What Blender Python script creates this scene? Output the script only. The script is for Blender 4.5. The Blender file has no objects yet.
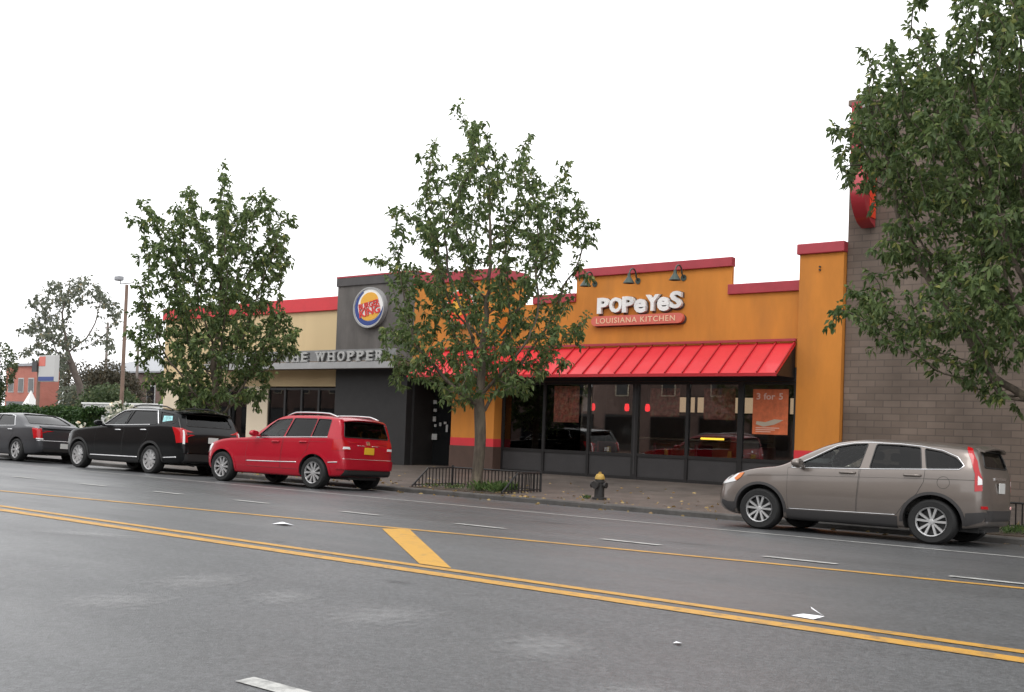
import bpy, bmesh, math, random
import numpy as np
from mathutils import Vector, Matrix, kdtree
from mathutils.bvhtree import BVHTree
from mathutils.geometry import delaunay_2d_cdt
from mathutils.interpolate import poly_3d_calc

R = math.radians
rnd = random.Random(7)
scene = bpy.context.scene
COL = scene.collection

# ------------------------------------------------------------------ camera
yaw, pitch, roll = R(38.49114), R(1.52205), R(2.0706)
CAMZ = 1.02285
d = Vector((-math.sin(yaw)*math.cos(pitch), math.cos(yaw)*math.cos(pitch), math.sin(pitch)))
r0 = Vector((math.cos(yaw), math.sin(yaw), 0)); u0 = r0.cross(d)
cr = math.cos(roll)*r0 + math.sin(roll)*u0
cu = -math.sin(roll)*r0 + math.cos(roll)*u0
cam_data = bpy.data.cameras.new('camera')
cam = bpy.data.objects.new('camera', cam_data); COL.objects.link(cam)
cam.matrix_world = Matrix(((cr.x, cu.x, -d.x, 0), (cr.y, cu.y, -d.y, 0), (cr.z, cu.z, -d.z, CAMZ), (0, 0, 0, 1)))
cam_data.sensor_width = 36; cam_data.lens = 1085.158*36/1024
cam_data.shift_y = 58.7/1024
cam_data.clip_end = 3000; cam_data.clip_start = .05
scene.camera = cam

# ------------------------------------------------------------------ ground profile
SL, YC, YG = .0333, 5.91, 17.9
def zroad(Y): return -SL*(Y-YC) if Y > YC else -.025*(YC-Y)
CURB = .10
def zwalk(Y): return zroad(YG) + CURB + .0175*(Y-YG)
YB = 26.3                                  # facade plane
ZB = zwalk(YB)

# ------------------------------------------------------------------ materials
def new_mat(name):
    m = bpy.data.materials.new(name); m.use_nodes = True
    nt = m.node_tree; nt.nodes.clear()
    out = nt.nodes.new('ShaderNodeOutputMaterial')
    return m, nt, out
def N(nt, t, **kw):
    n = nt.nodes.new(t)
    for k, v in kw.items(): setattr(n, k, v)
    return n
def rgba(c): return (c[0], c[1], c[2], 1)
def mat(name, col, rough=.6, metal=0, var=0., vscale=3., bump=0., bscale=40., spec=.5, coat=0., emit=None, es=0., stain=None, stain_amt=0., stain_scale=.6, stretch=None, rvar=0.):
    m, nt, out = new_mat(name)
    b = N(nt, 'ShaderNodeBsdfPrincipled')
    b.inputs['Base Color'].default_value = rgba(col)
    b.inputs['Roughness'].default_value = rough; b.inputs['Metallic'].default_value = metal
    b.inputs['Specular IOR Level'].default_value = spec
    if coat: b.inputs['Coat Weight'].default_value = coat; b.inputs['Coat Roughness'].default_value = .06
    if emit: b.inputs['Emission Color'].default_value = rgba(emit); b.inputs['Emission Strength'].default_value = es
    tc = N(nt, 'ShaderNodeTexCoord'); src = tc.outputs['Object']
    if stretch:
        mp = N(nt, 'ShaderNodeMapping'); mp.inputs['Scale'].default_value = stretch
        nt.links.new(src, mp.inputs['Vector']); src = mp.outputs['Vector']
    colsock = None
    if var:
        n = N(nt, 'ShaderNodeTexNoise'); n.inputs['Scale'].default_value = vscale; n.inputs['Detail'].default_value = 8; n.inputs['Roughness'].default_value = .65
        nt.links.new(src, n.inputs['Vector'])
        rp = N(nt, 'ShaderNodeValToRGB')
        rp.color_ramp.elements[0].position = .3; rp.color_ramp.elements[1].position = .7
        rp.color_ramp.elements[0].color = rgba([c*(1-var) for c in col]); rp.color_ramp.elements[1].color = rgba([min(1, c*(1+var)) for c in col])
        nt.links.new(n.outputs['Fac'], rp.inputs['Fac']); colsock = rp.outputs['Color']
        if rvar:
            mr = N(nt, 'ShaderNodeMapRange'); mr.inputs['From Min'].default_value = .3; mr.inputs['From Max'].default_value = .7
            mr.inputs['To Min'].default_value = rough-rvar; mr.inputs['To Max'].default_value = rough+rvar
            nt.links.new(n.outputs['Fac'], mr.inputs['Value']); nt.links.new(mr.outputs['Result'], b.inputs['Roughness'])
    if stain:
        n2 = N(nt, 'ShaderNodeTexNoise'); n2.inputs['Scale'].default_value = stain_scale; n2.inputs['Detail'].default_value = 5
        nt.links.new(src, n2.inputs['Vector'])
        r2 = N(nt, 'ShaderNodeValToRGB'); r2.color_ramp.elements[0].position = .48; r2.color_ramp.elements[1].position = .72
        r2.color_ramp.elements[0].color = (0, 0, 0, 1); r2.color_ramp.elements[1].color = (stain_amt,)*3+(1,)
        nt.links.new(n2.outputs['Fac'], r2.inputs['Fac'])
        mx = N(nt, 'ShaderNodeMixRGB'); mx.inputs['Color2'].default_value = rgba(stain)
        if colsock: nt.links.new(colsock, mx.inputs['Color1'])
        else: mx.inputs['Color1'].default_value = rgba(col)
        nt.links.new(r2.outputs['Color'], mx.inputs['Fac']); colsock = mx.outputs['Color']
    if colsock: nt.links.new(colsock, b.inputs['Base Color'])
    if bump:
        n3 = N(nt, 'ShaderNodeTexNoise'); n3.inputs['Scale'].default_value = bscale; n3.inputs['Detail'].default_value = 4
        nt.links.new(tc.outputs['Object'], n3.inputs['Vector'])
        bp = N(nt, 'ShaderNodeBump'); bp.inputs['Strength'].default_value = bump; bp.inputs['Distance'].default_value = .02
        nt.links.new(n3.outputs['Fac'], bp.inputs['Height']); nt.links.new(bp.outputs['Normal'], b.inputs['Normal'])
    nt.links.new(b.outputs[0], out.inputs[0])
    return m
def glass(name, tint, ior=1.45, rough=.0, refl=1.0):
    m, nt, out = new_mat(name)
    t = N(nt, 'ShaderNodeBsdfTransparent'); t.inputs[0].default_value = rgba(tint)
    g = N(nt, 'ShaderNodeBsdfGlossy'); g.inputs['Roughness'].default_value = rough; g.inputs[0].default_value = (refl, refl, refl, 1)
    f = N(nt, 'ShaderNodeFresnel'); f.inputs['IOR'].default_value = ior
    mx = N(nt, 'ShaderNodeMixShader')
    nt.links.new(f.outputs[0], mx.inputs[0]); nt.links.new(t.outputs[0], mx.inputs[1]); nt.links.new(g.outputs[0], mx.inputs[2])
    nt.links.new(mx.outputs[0], out.inputs[0])
    return m
def leaf_mat(name, c1, c2, trans=.3):
    m, nt, out = new_mat(name)
    gi = N(nt, 'ShaderNodeNewGeometry')
    rp = N(nt, 'ShaderNodeValToRGB'); rp.color_ramp.elements[0].color = rgba(c1); rp.color_ramp.elements[1].color = rgba(c2)
    e = rp.color_ramp.elements.new(.93); e.color = rgba([c2[0]*1.0, c2[1]*1.0, c2[2]]); rp.color_ramp.elements[-1].color = rgba([c2[0]*2.0, c2[1]*1.5, c2[2]*1.2])
    nt.links.new(gi.outputs['Random Per Island'], rp.inputs['Fac'])
    b = N(nt, 'ShaderNodeBsdfPrincipled'); b.inputs['Roughness'].default_value = .5; b.inputs['Specular IOR Level'].default_value = .35
    t = N(nt, 'ShaderNodeBsdfTranslucent')
    nt.links.new(rp.outputs[0], b.inputs['Base Color']); nt.links.new(rp.outputs[0], t.inputs[0])
    mx = N(nt, 'ShaderNodeMixShader'); mx.inputs[0].default_value = trans
    nt.links.new(b.outputs[0], mx.inputs[1]); nt.links.new(t.outputs[0], mx.inputs[2]); nt.links.new(mx.outputs[0], out.inputs[0])
    return m
def brick_mat(name, c1, c2, mortar, w, h, axis='X', msize=.012, bump=.4, rough=.85, stain=.25):
    m, nt, out = new_mat(name)
    tc = N(nt, 'ShaderNodeTexCoord'); sp = N(nt, 'ShaderNodeSeparateXYZ'); cb = N(nt, 'ShaderNodeCombineXYZ')
    nt.links.new(tc.outputs['Object'], sp.inputs[0])
    ad = N(nt, 'ShaderNodeMath', operation='ADD'); nt.links.new(sp.outputs['X'], ad.inputs[0]); nt.links.new(sp.outputs['Y'], ad.inputs[1])
    nt.links.new(ad.outputs[0], cb.inputs['X']); nt.links.new(sp.outputs['Z'], cb.inputs['Y'])
    br = N(nt, 'ShaderNodeTexBrick'); br.inputs['Scale'].default_value = 1
    br.inputs['Color1'].default_value = rgba(c1); br.inputs['Color2'].default_value = rgba(c2); br.inputs['Mortar'].default_value = rgba(mortar)
    br.inputs['Brick Width'].default_value = w; br.inputs['Row Height'].default_value = h; br.inputs['Mortar Size'].default_value = msize
    nt.links.new(cb.outputs[0], br.inputs['Vector'])
    n = N(nt, 'ShaderNodeTexNoise'); n.inputs['Scale'].default_value = .7; n.inputs['Detail'].default_value = 7
    nt.links.new(tc.outputs['Object'], n.inputs['Vector'])
    mr = N(nt, 'ShaderNodeMapRange'); mr.inputs['From Min'].default_value = .3; mr.inputs['From Max'].default_value = .7; mr.inputs['To Min'].default_value = 1-stain; mr.inputs['To Max'].default_value = 1+stain
    nt.links.new(n.outputs['Fac'], mr.inputs[0])
    mx = N(nt, 'ShaderNodeVectorMath', operation='SCALE'); nt.links.new(br.outputs['Color'], mx.inputs[0]); nt.links.new(mr.outputs[0], mx.inputs['Scale'])
    b = N(nt, 'ShaderNodeBsdfPrincipled'); b.inputs['Roughness'].default_value = rough
    nt.links.new(mx.outputs[0], b.inputs['Base Color'])
    bp = N(nt, 'ShaderNodeBump'); bp.inputs['Strength'].default_value = bump; bp.inputs['Distance'].default_value = .01; bp.invert = True
    nt.links.new(br.outputs['Fac'], bp.inputs['Height']); nt.links.new(bp.outputs[0], b.inputs['Normal'])
    nt.links.new(b.outputs[0], out.inputs[0])
    return m

M = {}
def road_mat():
    m, nt, out = new_mat('asphalt')
    tc = N(nt, 'ShaderNodeTexCoord'); b = N(nt, 'ShaderNodeBsdfPrincipled')
    def noise(s, det=6, rough=.6, stretch=None):
        n = N(nt, 'ShaderNodeTexNoise'); n.inputs['Scale'].default_value = s; n.inputs['Detail'].default_value = det; n.inputs['Roughness'].default_value = rough
        if stretch:
            mp = N(nt, 'ShaderNodeMapping'); mp.inputs['Scale'].default_value = stretch
            nt.links.new(tc.outputs['Object'], mp.inputs[0]); nt.links.new(mp.outputs[0], n.inputs['Vector'])
        else: nt.links.new(tc.outputs['Object'], n.inputs['Vector'])
        return n.outputs['Fac']
    def mr(s, a, c, lo=.3, hi=.7):
        k = N(nt, 'ShaderNodeMapRange'); k.inputs['From Min'].default_value = lo; k.inputs['From Max'].default_value = hi
        k.inputs['To Min'].default_value = a; k.inputs['To Max'].default_value = c; nt.links.new(s, k.inputs[0]); return k.outputs[0]
    def mul(a, c):
        k = N(nt, 'ShaderNodeMath', operation='MULTIPLY'); nt.links.new(a, k.inputs[0]); nt.links.new(c, k.inputs[1]); return k.outputs[0]
    fine = mr(noise(38, 4, .75), .66, 1.36); agg = mr(noise(150, 2), .65, 1.35)
    big = mr(noise(.35, 5, .6, (.5, 1.2, 1)), .86, 1.16); lane = mr(noise(.9, 4, .5, (.06, 1, 1)), .9, 1.12)
    vo = N(nt, 'ShaderNodeTexVoronoi'); vo.inputs['Scale'].default_value = 42; nt.links.new(tc.outputs['Object'], vo.inputs['Vector'])
    sp_ = N(nt, 'ShaderNodeSeparateColor'); nt.links.new(vo.outputs['Color'], sp_.inputs[0])
    spk = mr(sp_.outputs[0], .78, 1.26, 0, 1)
    v = mul(mul(mul(fine, agg), spk), mul(big, lane))
    cl = N(nt, 'ShaderNodeVectorMath', operation='SCALE'); cl.inputs[0].default_value = (.0695, .0715, .074); nt.links.new(v, cl.inputs['Scale'])
    nt.links.new(cl.outputs[0], b.inputs['Base Color'])
    nt.links.new(mr(noise(.5, 5, .6, (.4, 1, 1)), .3, .52), b.inputs['Roughness'])
    b.inputs['Specular IOR Level'].default_value = .42
    bp = N(nt, 'ShaderNodeBump'); bp.inputs['Strength'].default_value = .5; bp.inputs['Distance'].default_value = .012
    nt.links.new(noise(110, 3), bp.inputs['Height']); nt.links.new(bp.outputs[0], b.inputs['Normal'])
    nt.links.new(b.outputs[0], out.inputs[0]); return m
def worn_paint(name, col, wear, scale=9, base=(.055, .055, .057)):
    m, nt, out = new_mat(name)
    tc = N(nt, 'ShaderNodeTexCoord'); b = N(nt, 'ShaderNodeBsdfPrincipled'); b.inputs['Roughness'].default_value = .55
    n = N(nt, 'ShaderNodeTexNoise'); n.inputs['Scale'].default_value = scale; n.inputs['Detail'].default_value = 9; n.inputs['Roughness'].default_value = .75
    nt.links.new(tc.outputs['Object'], n.inputs['Vector'])
    rp = N(nt, 'ShaderNodeValToRGB'); rp.color_ramp.elements[0].position = wear-.06; rp.color_ramp.elements[1].position = wear+.1
    rp.color_ramp.elements[0].color = rgba([.6*a+.4*c for a, c in zip(base, col)]); rp.color_ramp.elements[1].color = rgba(col)
    nt.links.new(n.outputs['Fac'], rp.inputs[0]); nt.links.new(rp.outputs[0], b.inputs['Base Color']); nt.links.new(b.outputs[0], out.inputs[0]); return m
def fade_patch(name, col):
    # worn light stain: object-space radial falloff broken by noise
    m, nt, out = new_mat(name)
    tc = N(nt, 'ShaderNodeTexCoord'); b = N(nt, 'ShaderNodeBsdfPrincipled'); b.inputs['Roughness'].default_value = .6; b.inputs['Base Color'].default_value = rgba(col)
    t = N(nt, 'ShaderNodeBsdfTransparent'); mx = N(nt, 'ShaderNodeMixShader')
    ln = N(nt, 'ShaderNodeVectorMath', operation='LENGTH'); nt.links.new(tc.outputs['Object'], ln.inputs[0])
    n = N(nt, 'ShaderNodeTexNoise'); n.inputs['Scale'].default_value = 5; n.inputs['Detail'].default_value = 8; nt.links.new(tc.outputs['Object'], n.inputs['Vector'])
    ad = N(nt, 'ShaderNodeMath', operation='MULTIPLY_ADD'); ad.inputs[1].default_value = 1.6; nt.links.new(n.outputs['Fac'], ad.inputs[0]); nt.links.new(ln.outputs['Value'], ad.inputs[2])
    r = N(nt, 'ShaderNodeMapRange'); r.inputs['From Min'].default_value = .75; r.inputs['From Max'].default_value = 1.65; r.inputs['To Min'].default_value = .34; r.inputs['To Max'].default_value = 0
    nt.links.new(ad.outputs[0], r.inputs[0]); nt.links.new(r.outputs[0], mx.inputs[0]); nt.links.new(t.outputs[0], mx.inputs[1]); nt.links.new(b.outputs[0], mx.inputs[2]); nt.links.new(mx.outputs[0], out.inputs[0]); return m

M['asphalt'] = road_mat()
M['yellow_line'] = worn_paint('yellow_line', (.46, .235, .02), .42)
M['yellow_worn'] = worn_paint('yellow_worn', (.46, .24, .03), .43, 5)
M['yellow_hatch'] = worn_paint('yellow_hatch', (.50, .26, .015), .37)
M['white_line'] = worn_paint('white_line', (.42, .42, .4), .44)
M['fade'] = fade_patch('faded_patch', (.34, .34, .34))
M['oil'] = fade_patch('oil_patch', (.012, .012, .012))
def walk_mat():
    m, nt, out = new_mat('pavement_concrete')
    tc = N(nt, 'ShaderNodeTexCoord'); b = N(nt, 'ShaderNodeBsdfPrincipled')
    br = N(nt, 'ShaderNodeTexBrick'); br.inputs['Scale'].default_value = 1; br.offset = 0
    br.inputs['Brick Width'].default_value = 1.5; br.inputs['Row Height'].default_value = 1.5; br.inputs['Mortar Size'].default_value = .014
    br.inputs['Color1'].default_value = (.088, .073, .062, 1); br.inputs['Color2'].default_value = (.115, .094, .08, 1); br.inputs['Mortar'].default_value = (.045, .037, .032, 1)
    nt.links.new(tc.outputs['Object'], br.inputs[0])
    n = N(nt, 'ShaderNodeTexNoise'); n.inputs['Scale'].default_value = 1.6; n.inputs['Detail'].default_value = 8; n.inputs['Roughness'].default_value = .7; nt.links.new(tc.outputs['Object'], n.inputs[0])
    k = N(nt, 'ShaderNodeMapRange'); k.inputs['From Min'].default_value = .3; k.inputs['From Max'].default_value = .7; k.inputs['To Min'].default_value = .6; k.inputs['To Max'].default_value = 1.4; nt.links.new(n.outputs[0], k.inputs[0])
    n2 = N(nt, 'ShaderNodeTexNoise'); n2.inputs['Scale'].default_value = 40; n2.inputs['Detail'].default_value = 3; nt.links.new(tc.outputs['Object'], n2.inputs[0])
    k2 = N(nt, 'ShaderNodeMapRange'); k2.inputs['From Min'].default_value = .3; k2.inputs['From Max'].default_value = .7; k2.inputs['To Min'].default_value = .75; k2.inputs['To Max'].default_value = 1.25; nt.links.new(n2.outputs[0], k2.inputs[0])
    mu = N(nt, 'ShaderNodeMath', operation='MULTIPLY'); nt.links.new(k.outputs[0], mu.inputs[0]); nt.links.new(k2.outputs[0], mu.inputs[1])
    s = N(nt, 'ShaderNodeVectorMath', operation='SCALE'); nt.links.new(br.outputs[0], s.inputs[0]); nt.links.new(mu.outputs[0], s.inputs['Scale'])
    nt.links.new(s.outputs[0], b.inputs['Base Color']); b.inputs['Roughness'].default_value = .5; b.inputs['Specular IOR Level'].default_value = .35
    nt.links.new(b.outputs[0], out.inputs[0]); return m
M['pavement'] = walk_mat()
M['kerb'] = mat('kerb_stone', (.075, .07, .065), .7, var=.35, vscale=4, bump=.3)
M['lot'] = mat('lot_asphalt', (.09, .09, .09), .8, var=.2)
M['soil'] = mat('soil', (.06, .042, .028), .95, var=.4, vscale=9, bump=.6, bscale=30)
M['orange_stucco'] = mat('orange_stucco', (.56, .205, .028), .8, var=.15, vscale=1.1, bump=.25, bscale=90, stain=(.33, .13, .03), stain_amt=.65, stretch=(1, 1, .3), stain_scale=.9)
M['cream_stucco'] = mat('cream_stucco', (.64, .49, .28), .85, var=.08, vscale=1.2, bump=.2, bscale=90, stain=(.36, .27, .15), stain_amt=.4, stretch=(1, 1, .25))
M['pale_stucco'] = mat('pale_stucco', (.68, .58, .44), .85, var=.06, vscale=1.2, bump=.15, bscale=90, stain=(.35, .3, .22), stain_amt=.4)
M['red_cap'] = mat('red_cap', (.36, .035, .05), .5, var=.12, vscale=2)
M['red_band'] = mat('red_band', (.6, .03, .04), .5, var=.08, vscale=2)
M['awning'] = mat('awning_red', (.62, .026, .036), .4, var=.07, vscale=1.5, coat=.2)
M['awning_seam'] = mat('awning_seam', (.42, .018, .025), .4)
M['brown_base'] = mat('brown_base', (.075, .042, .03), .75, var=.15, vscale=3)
M['grey_stucco'] = mat('grey_stucco', (.115, .105, .098), .8, var=.3, vscale=1.5, bump=.35, bscale=60, stain=(.06, .055, .05), stain_amt=.6, stretch=(1, 1, .35))
M['black_panel'] = mat('black_panel', (.018, .017, .017), .6, var=.2, vscale=3, bump=.1)
M['black_metal'] = mat('black_metal', (.015, .014, .014), .4, var=.2)
M['panel_grey'] = mat('panel_grey', (.038, .036, .037), .45, var=.1)
M['silver'] = mat('silver_panel', (.33, .33, .33), .4, var=.1, vscale=2)
M['sign_grey'] = mat('sign_grey', (.40, .40, .39), .5)
M['sign_dark'] = mat('sign_dark', (.05, .05, .05), .6)
M['brown_wall'] = mat('brown_wall', (.17, .13, .10), .8, var=.1)
M['white'] = mat('white_face', (.8, .8, .78), .4)
M['white_dim'] = mat('white_dim', (.5, .5, .49), .5)
M['sign_red'] = mat('sign_red', (.62, .03, .02), .4)
M['sign_pink'] = mat('sign_pink', (.62, .14, .1), .4)
M['sign_cream'] = mat('sign_cream', (.8, .55, .35), .4)
M['bun'] = mat('bun_orange', (.75, .38, .03), .4)
M['logo_blue'] = mat('logo_blue', (.015, .045, .22), .4)
M['badge_red'] = mat('badge_red', (.8, .06, .02), .4)
M['lamp_metal'] = mat('lamp_metal', (.04, .06, .05), .45, metal=.3)
M['block_wall'] = brick_mat('block_wall', (.122, .092, .073), (.160, .122, .098), (.10, .078, .064), .42, .165, msize=.012, stain=.28)
M['red_brick'] = brick_mat('red_brick', (.42, .125, .09), (.47, .15, .11), (.36, .2, .16), .3, .1, stain=.1)  # brick colour lightened with distance haze
M['brown_brick'] = brick_mat('brown_brick', (.19, .12, .10), (.22, .14, .115), (.17, .13, .12), .3, .1, stain=.2)  # haze over the far building is mixed into this brown
M['grey_roof'] = mat('grey_roof', (.3, .31, .33), .6, var=.08)
M['store_glass'] = glass('store_glass', (.88, .89, .88), 1.75)
M['dark_glass'] = mat('dark_glass', (.012, .013, .014), .05, spec=.6)
M['interior'] = mat('interior_wall', (.24, .18, .14), .8, var=.3, vscale=1.0)
M['interior_floor'] = mat('interior_floor', (.09, .07, .055), .6)
M['bark'] = mat('bark', (.10, .08, .06), .95, var=.5, vscale=9, bump=.8, bscale=25, stretch=(1, 1, .25), stain=(.22, .19, .13), stain_amt=.7, stain_scale=6)
M['far_bark'] = mat('far_bark', (.13, .105, .09), .95, var=.2)
M['leaf'] = leaf_mat('leaf', (.052, .09, .03), (.165, .225, .08), .42)
M['leaf_far'] = leaf_mat('leaf_far', (.05, .08, .035), (.10, .13, .06), .3)
M['leaf_grey'] = leaf_mat('leaf_grey', (.11, .13, .095), (.19, .21, .15), .35)  # paler leaf colours carry the haze of distance
M['leaf_hedge'] = leaf_mat('leaf_hedge', (.016, .045, .012), (.05, .1, .025), .2)
M['leaf_light'] = leaf_mat('leaf_light', (.08, .15, .035), (.16, .25, .07), .3)
M['leaf_brown'] = leaf_mat('leaf_brown', (.05, .045, .03), (.09, .08, .05), .2)
M['flower'] = leaf_mat('flower', (.6, .6, .5), (.75, .74, .65), .1)
M['grass'] = leaf_mat('grass', (.05, .10, .025), (.12, .19, .06), .3)
M['dead_leaf'] = leaf_mat('dead_leaf', (.2, .12, .05), (.4, .3, .12), .1)
M['wood_pole'] = mat('wood_pole', (.2, .135, .105), .85, var=.2)
M['pole_grey'] = mat('pole_grey', (.22, .19, .17), .85)  # haze over the distant poles painted in as grey
M['stain_dark'] = fade_patch('stain_dark', (.02, .018, .016))
M['tyre'] = mat('tyre_rubber', (.009, .009, .009), .75, var=.2, vscale=8)
M['rim'] = mat('rim_alloy', (.62, .62, .62), .3, metal=.75)
M['rim_dark'] = mat('rim_dark', (.03, .03, .03), .6)
M['chrome'] = mat('chrome', (.75, .75, .76), .15, metal=.95)
M['black_trim'] = mat('black_trim', (.018, .018, .018), .5)
M['cladding'] = mat('dark_cladding', (.035, .033, .033), .6)
M['red_lens'] = mat('red_lens', (.42, .006, .01), .12, coat=.2)
M['clear_lens'] = mat('clear_lens', (.75, .75, .75), .1, coat=.6)
M['amber'] = mat('amber_lens', (.7, .2, .04), .15, coat=.4)
M['car_glass'] = glass('car_glass', (.80, .86, .84), 1.38)
M['tint_glass'] = glass('tint_glass', (.13, .135, .14), 1.36)
M['seat'] = mat('seat_cloth', (.09, .085, .08), .9)
M['plate_w'] = mat('plate_white', (.6, .6, .58), .4)
M['plate_y'] = mat('plate_yellow', (.75, .45, .03), .4)
def paint(name, c, metal=.35, rough=.32, coat=.15): return mat(name, c, rough, metal=metal, coat=coat, spec=.42, var=.03, vscale=2)
M['paint_brown'] = paint('paint_brown', (.185, .158, .14), .5, .28, .7)
M['paint_red'] = paint('paint_red', (.40, .006, .02), .1, .2, .35)
M['paint_black'] = mat('paint_black', (.006, .0065, .007), .16, spec=.3)
M['paint_grey'] = paint('paint_grey', (.05, .051, .056), .4, .3)
M['hyd_black'] = mat('hydrant_black', (.022, .02, .019), .55, var=.3, vscale=20)
M['hyd_yellow'] = mat('hydrant_yellow', (.42, .26, .05), .55, var=.2, vscale=20)
M['paper'] = mat('paper', (.8, .81, .84), .7)
M['glow_yellow'] = mat('glow_yellow', (.9, .5, .05), .5, emit=(1, .62, .06), es=2.2)
M['glow_red'] = mat('glow_red', (.9, .05, .05), .5, emit=(1, .03, .04), es=1.6)
M['glow_warm'] = mat('glow_warm', (.9, .8, .6), .5, emit=(1, .7, .45), es=.5)
M['poster_food'] = mat('poster_food', (.42, .13, .09), .5, var=.8, vscale=9, stain=(.5, .35, .22), stain_amt=.7, stain_scale=7)
M['poster_orange'] = mat('poster_orange', (.62, .145, .05), .5, var=.25, vscale=6)
M['poster_cream'] = mat('poster_cream', (.5, .42, .32), .5)
M['poster_ink'] = mat('poster_ink', (.75, .5, .4), .5)
M['table_wood'] = mat('table_wood', (.2, .1, .05), .4, var=.2)
M['red_seat'] = mat('red_seat', (.25, .03, .03), .4)
M['sticker_teal'] = mat('sticker_teal', (.3, .6, .62), .5, var=.6, vscale=14)

# ------------------------------------------------------------------ mesh builder
def root_loc(o):
    while o.parent: o = o.parent
    return o.location.copy()
class MB:
    def __init__(s): s.v = []; s.f = []
    def add(s, vs, fs):
        b = len(s.v); s.v += [tuple(p) for p in vs]; s.f += [tuple(i+b for i in f) for f in fs]; return s
    def box(s, x0, x1, y0, y1, z0, z1):
        return s.add([(x0,y0,z0),(x1,y0,z0),(x1,y1,z0),(x0,y1,z0),(x0,y0,z1),(x1,y0,z1),(x1,y1,z1),(x0,y1,z1)],
                     [(0,3,2,1),(4,5,6,7),(0,1,5,4),(1,2,6,5),(2,3,7,6),(3,0,4,7)])
    def bbox(s, x0, x1, y0, y1, z0, z1, b=.01):
        bm = bmesh.new(); bmesh.ops.create_cube(bm, size=1)
        bmesh.ops.scale(bm, vec=(x1-x0, y1-y0, z1-z0), verts=bm.verts); bmesh.ops.translate(bm, vec=((x0+x1)/2, (y0+y1)/2, (z0+z1)/2), verts=bm.verts)
        bmesh.ops.bevel(bm, geom=list(bm.edges), offset=b, segments=2, affect='EDGES', profile=.5)
        return s.bm(bm)
    def bm(s, bm):
        bm.verts.index_update(); vs = [v.co[:] for v in bm.verts]; fs = [[v.index for v in f.verts] for f in bm.faces]; bm.free(); return s.add(vs, fs)
    def tube(s, pts, r, n=8, caps=True):
        pts = [Vector(p) for p in pts]; k = len(pts)
        rs = r if isinstance(r, (list, tuple)) else [r]*k
        vs = []; fs = []; ref = None
        for i, p in enumerate(pts):
            t = (pts[min(i+1, k-1)]-pts[max(i-1, 0)]).normalized()
            if ref is None:
                a = Vector((0, 0, 1)) if abs(t.z) < .9 else Vector((1, 0, 0)); ref = t.cross(a).normalized()
            ref = (ref - t*ref.dot(t)).normalized(); q = t.cross(ref)
            for j in range(n):
                an = 2*math.pi*j/n; vs.append(p + (ref*math.cos(an)+q*math.sin(an))*rs[i])
        for i in range(k-1):
            for j in range(n): fs.append((i*n+j, i*n+(j+1)%n, (i+1)*n+(j+1)%n, (i+1)*n+j))
        if caps: fs.append(tuple(range(n))[::-1]); fs.append(tuple((k-1)*n+j for j in range(n)))
        return s.add(vs, fs)
    def lathe(s, prof, c=(0, 0, 0), n=24, axis='z', close=False):
        vs = []; fs = []; m = len(prof)
        for i in range(n):
            a = 2*math.pi*i/n
            for r, h in prof:
                if axis == 'z': vs.append((c[0]+r*math.cos(a), c[1]+r*math.sin(a), c[2]+h))
                else: vs.append((c[0]+r*math.cos(a), c[1]+h, c[2]+r*math.sin(a)))
        for i in range(n):
            for j in range(m if close else m-1):
                a, b = i*m+j, i*m+(j+1) % m; c2, d2 = ((i+1) % n)*m+(j+1) % m, ((i+1) % n)*m+j
                fs.append((a, b, c2, d2) if axis == 'y' else (a, d2, c2, b))
        return s.add(vs, fs)
    def prism(s, poly, y0, y1):
        """polygon of (x,z) extruded from y0 to y1"""
        n = len(poly); vs = [(x, y0, z) for x, z in poly]+[(x, y1, z) for x, z in poly]
        fs = [tuple(range(n)), tuple(range(2*n-1, n-1, -1))]+[(i, i+n, (i+1) % n+n, (i+1) % n) for i in range(n)]
        return s.add(vs, fs)
    def prism_x(s, poly, x0, x1):
        """polygon of (y,z) extruded along x"""
        n = len(poly); vs = [(x0, y, z) for y, z in poly]+[(x1, y, z) for y, z in poly]
        fs = [tuple(range(n)), tuple(range(2*n-1, n-1, -1))]+[(i, i+n, (i+1) % n+n, (i+1) % n) for i in range(n)]
        return s.add(vs, fs)
    def build(s, name, m, parent=None, world=True, smooth=False, fix=True):
        me = bpy.data.meshes.new(name)
        off = root_loc(parent) if (parent is not None and world) else Vector((0, 0, 0))
        me.from_pydata([(a-off.x, b-off.y, c-off.z) for a, b, c in s.v], [], s.f)
        if fix:
            bm = bmesh.new(); bm.from_mesh(me); bmesh.ops.recalc_face_normals(bm, faces=bm.faces); bm.to_mesh(me); bm.free()
        if smooth:
            me.polygons.foreach_set('use_smooth', [True]*len(me.polygons))
            if smooth != 'all': me.set_sharp_from_angle(angle=R(40))
        me.materials.append(m)
        o = bpy.data.objects.new(name, me); COL.objects.link(o)
        if parent is not None: o.parent = parent
        return o
def tag(o, label=None, cat=None, group=None, kind=None):
    if label: o['label'] = label
    if cat: o['category'] = cat
    if group: o['group'] = group
    if kind: o['kind'] = kind
    return o
def thing(name, label, cat, loc=(0, 0, 0), rot=(0, 0, 0), group=None):
    o = bpy.data.objects.new(name, None); COL.objects.link(o); o.empty_display_size = .2
    o.location = loc; o.rotation_euler = rot
    return tag(o, label, cat, group)
def struct(name, mb, m, **k): return tag(mb.build(name, m, **k), kind='structure')
def dup(root, loc=None, label=None, rot=None):
    def cp(o, par):
        c = o.copy(); COL.objects.link(c); c.parent = par
        for ch in o.children: cp(ch, c)
        return c
    r = cp(root, None)
    if loc is not None: r.location = loc
    if rot is not None: r.rotation_euler = rot
    if label: r['label'] = label
    return r
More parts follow.
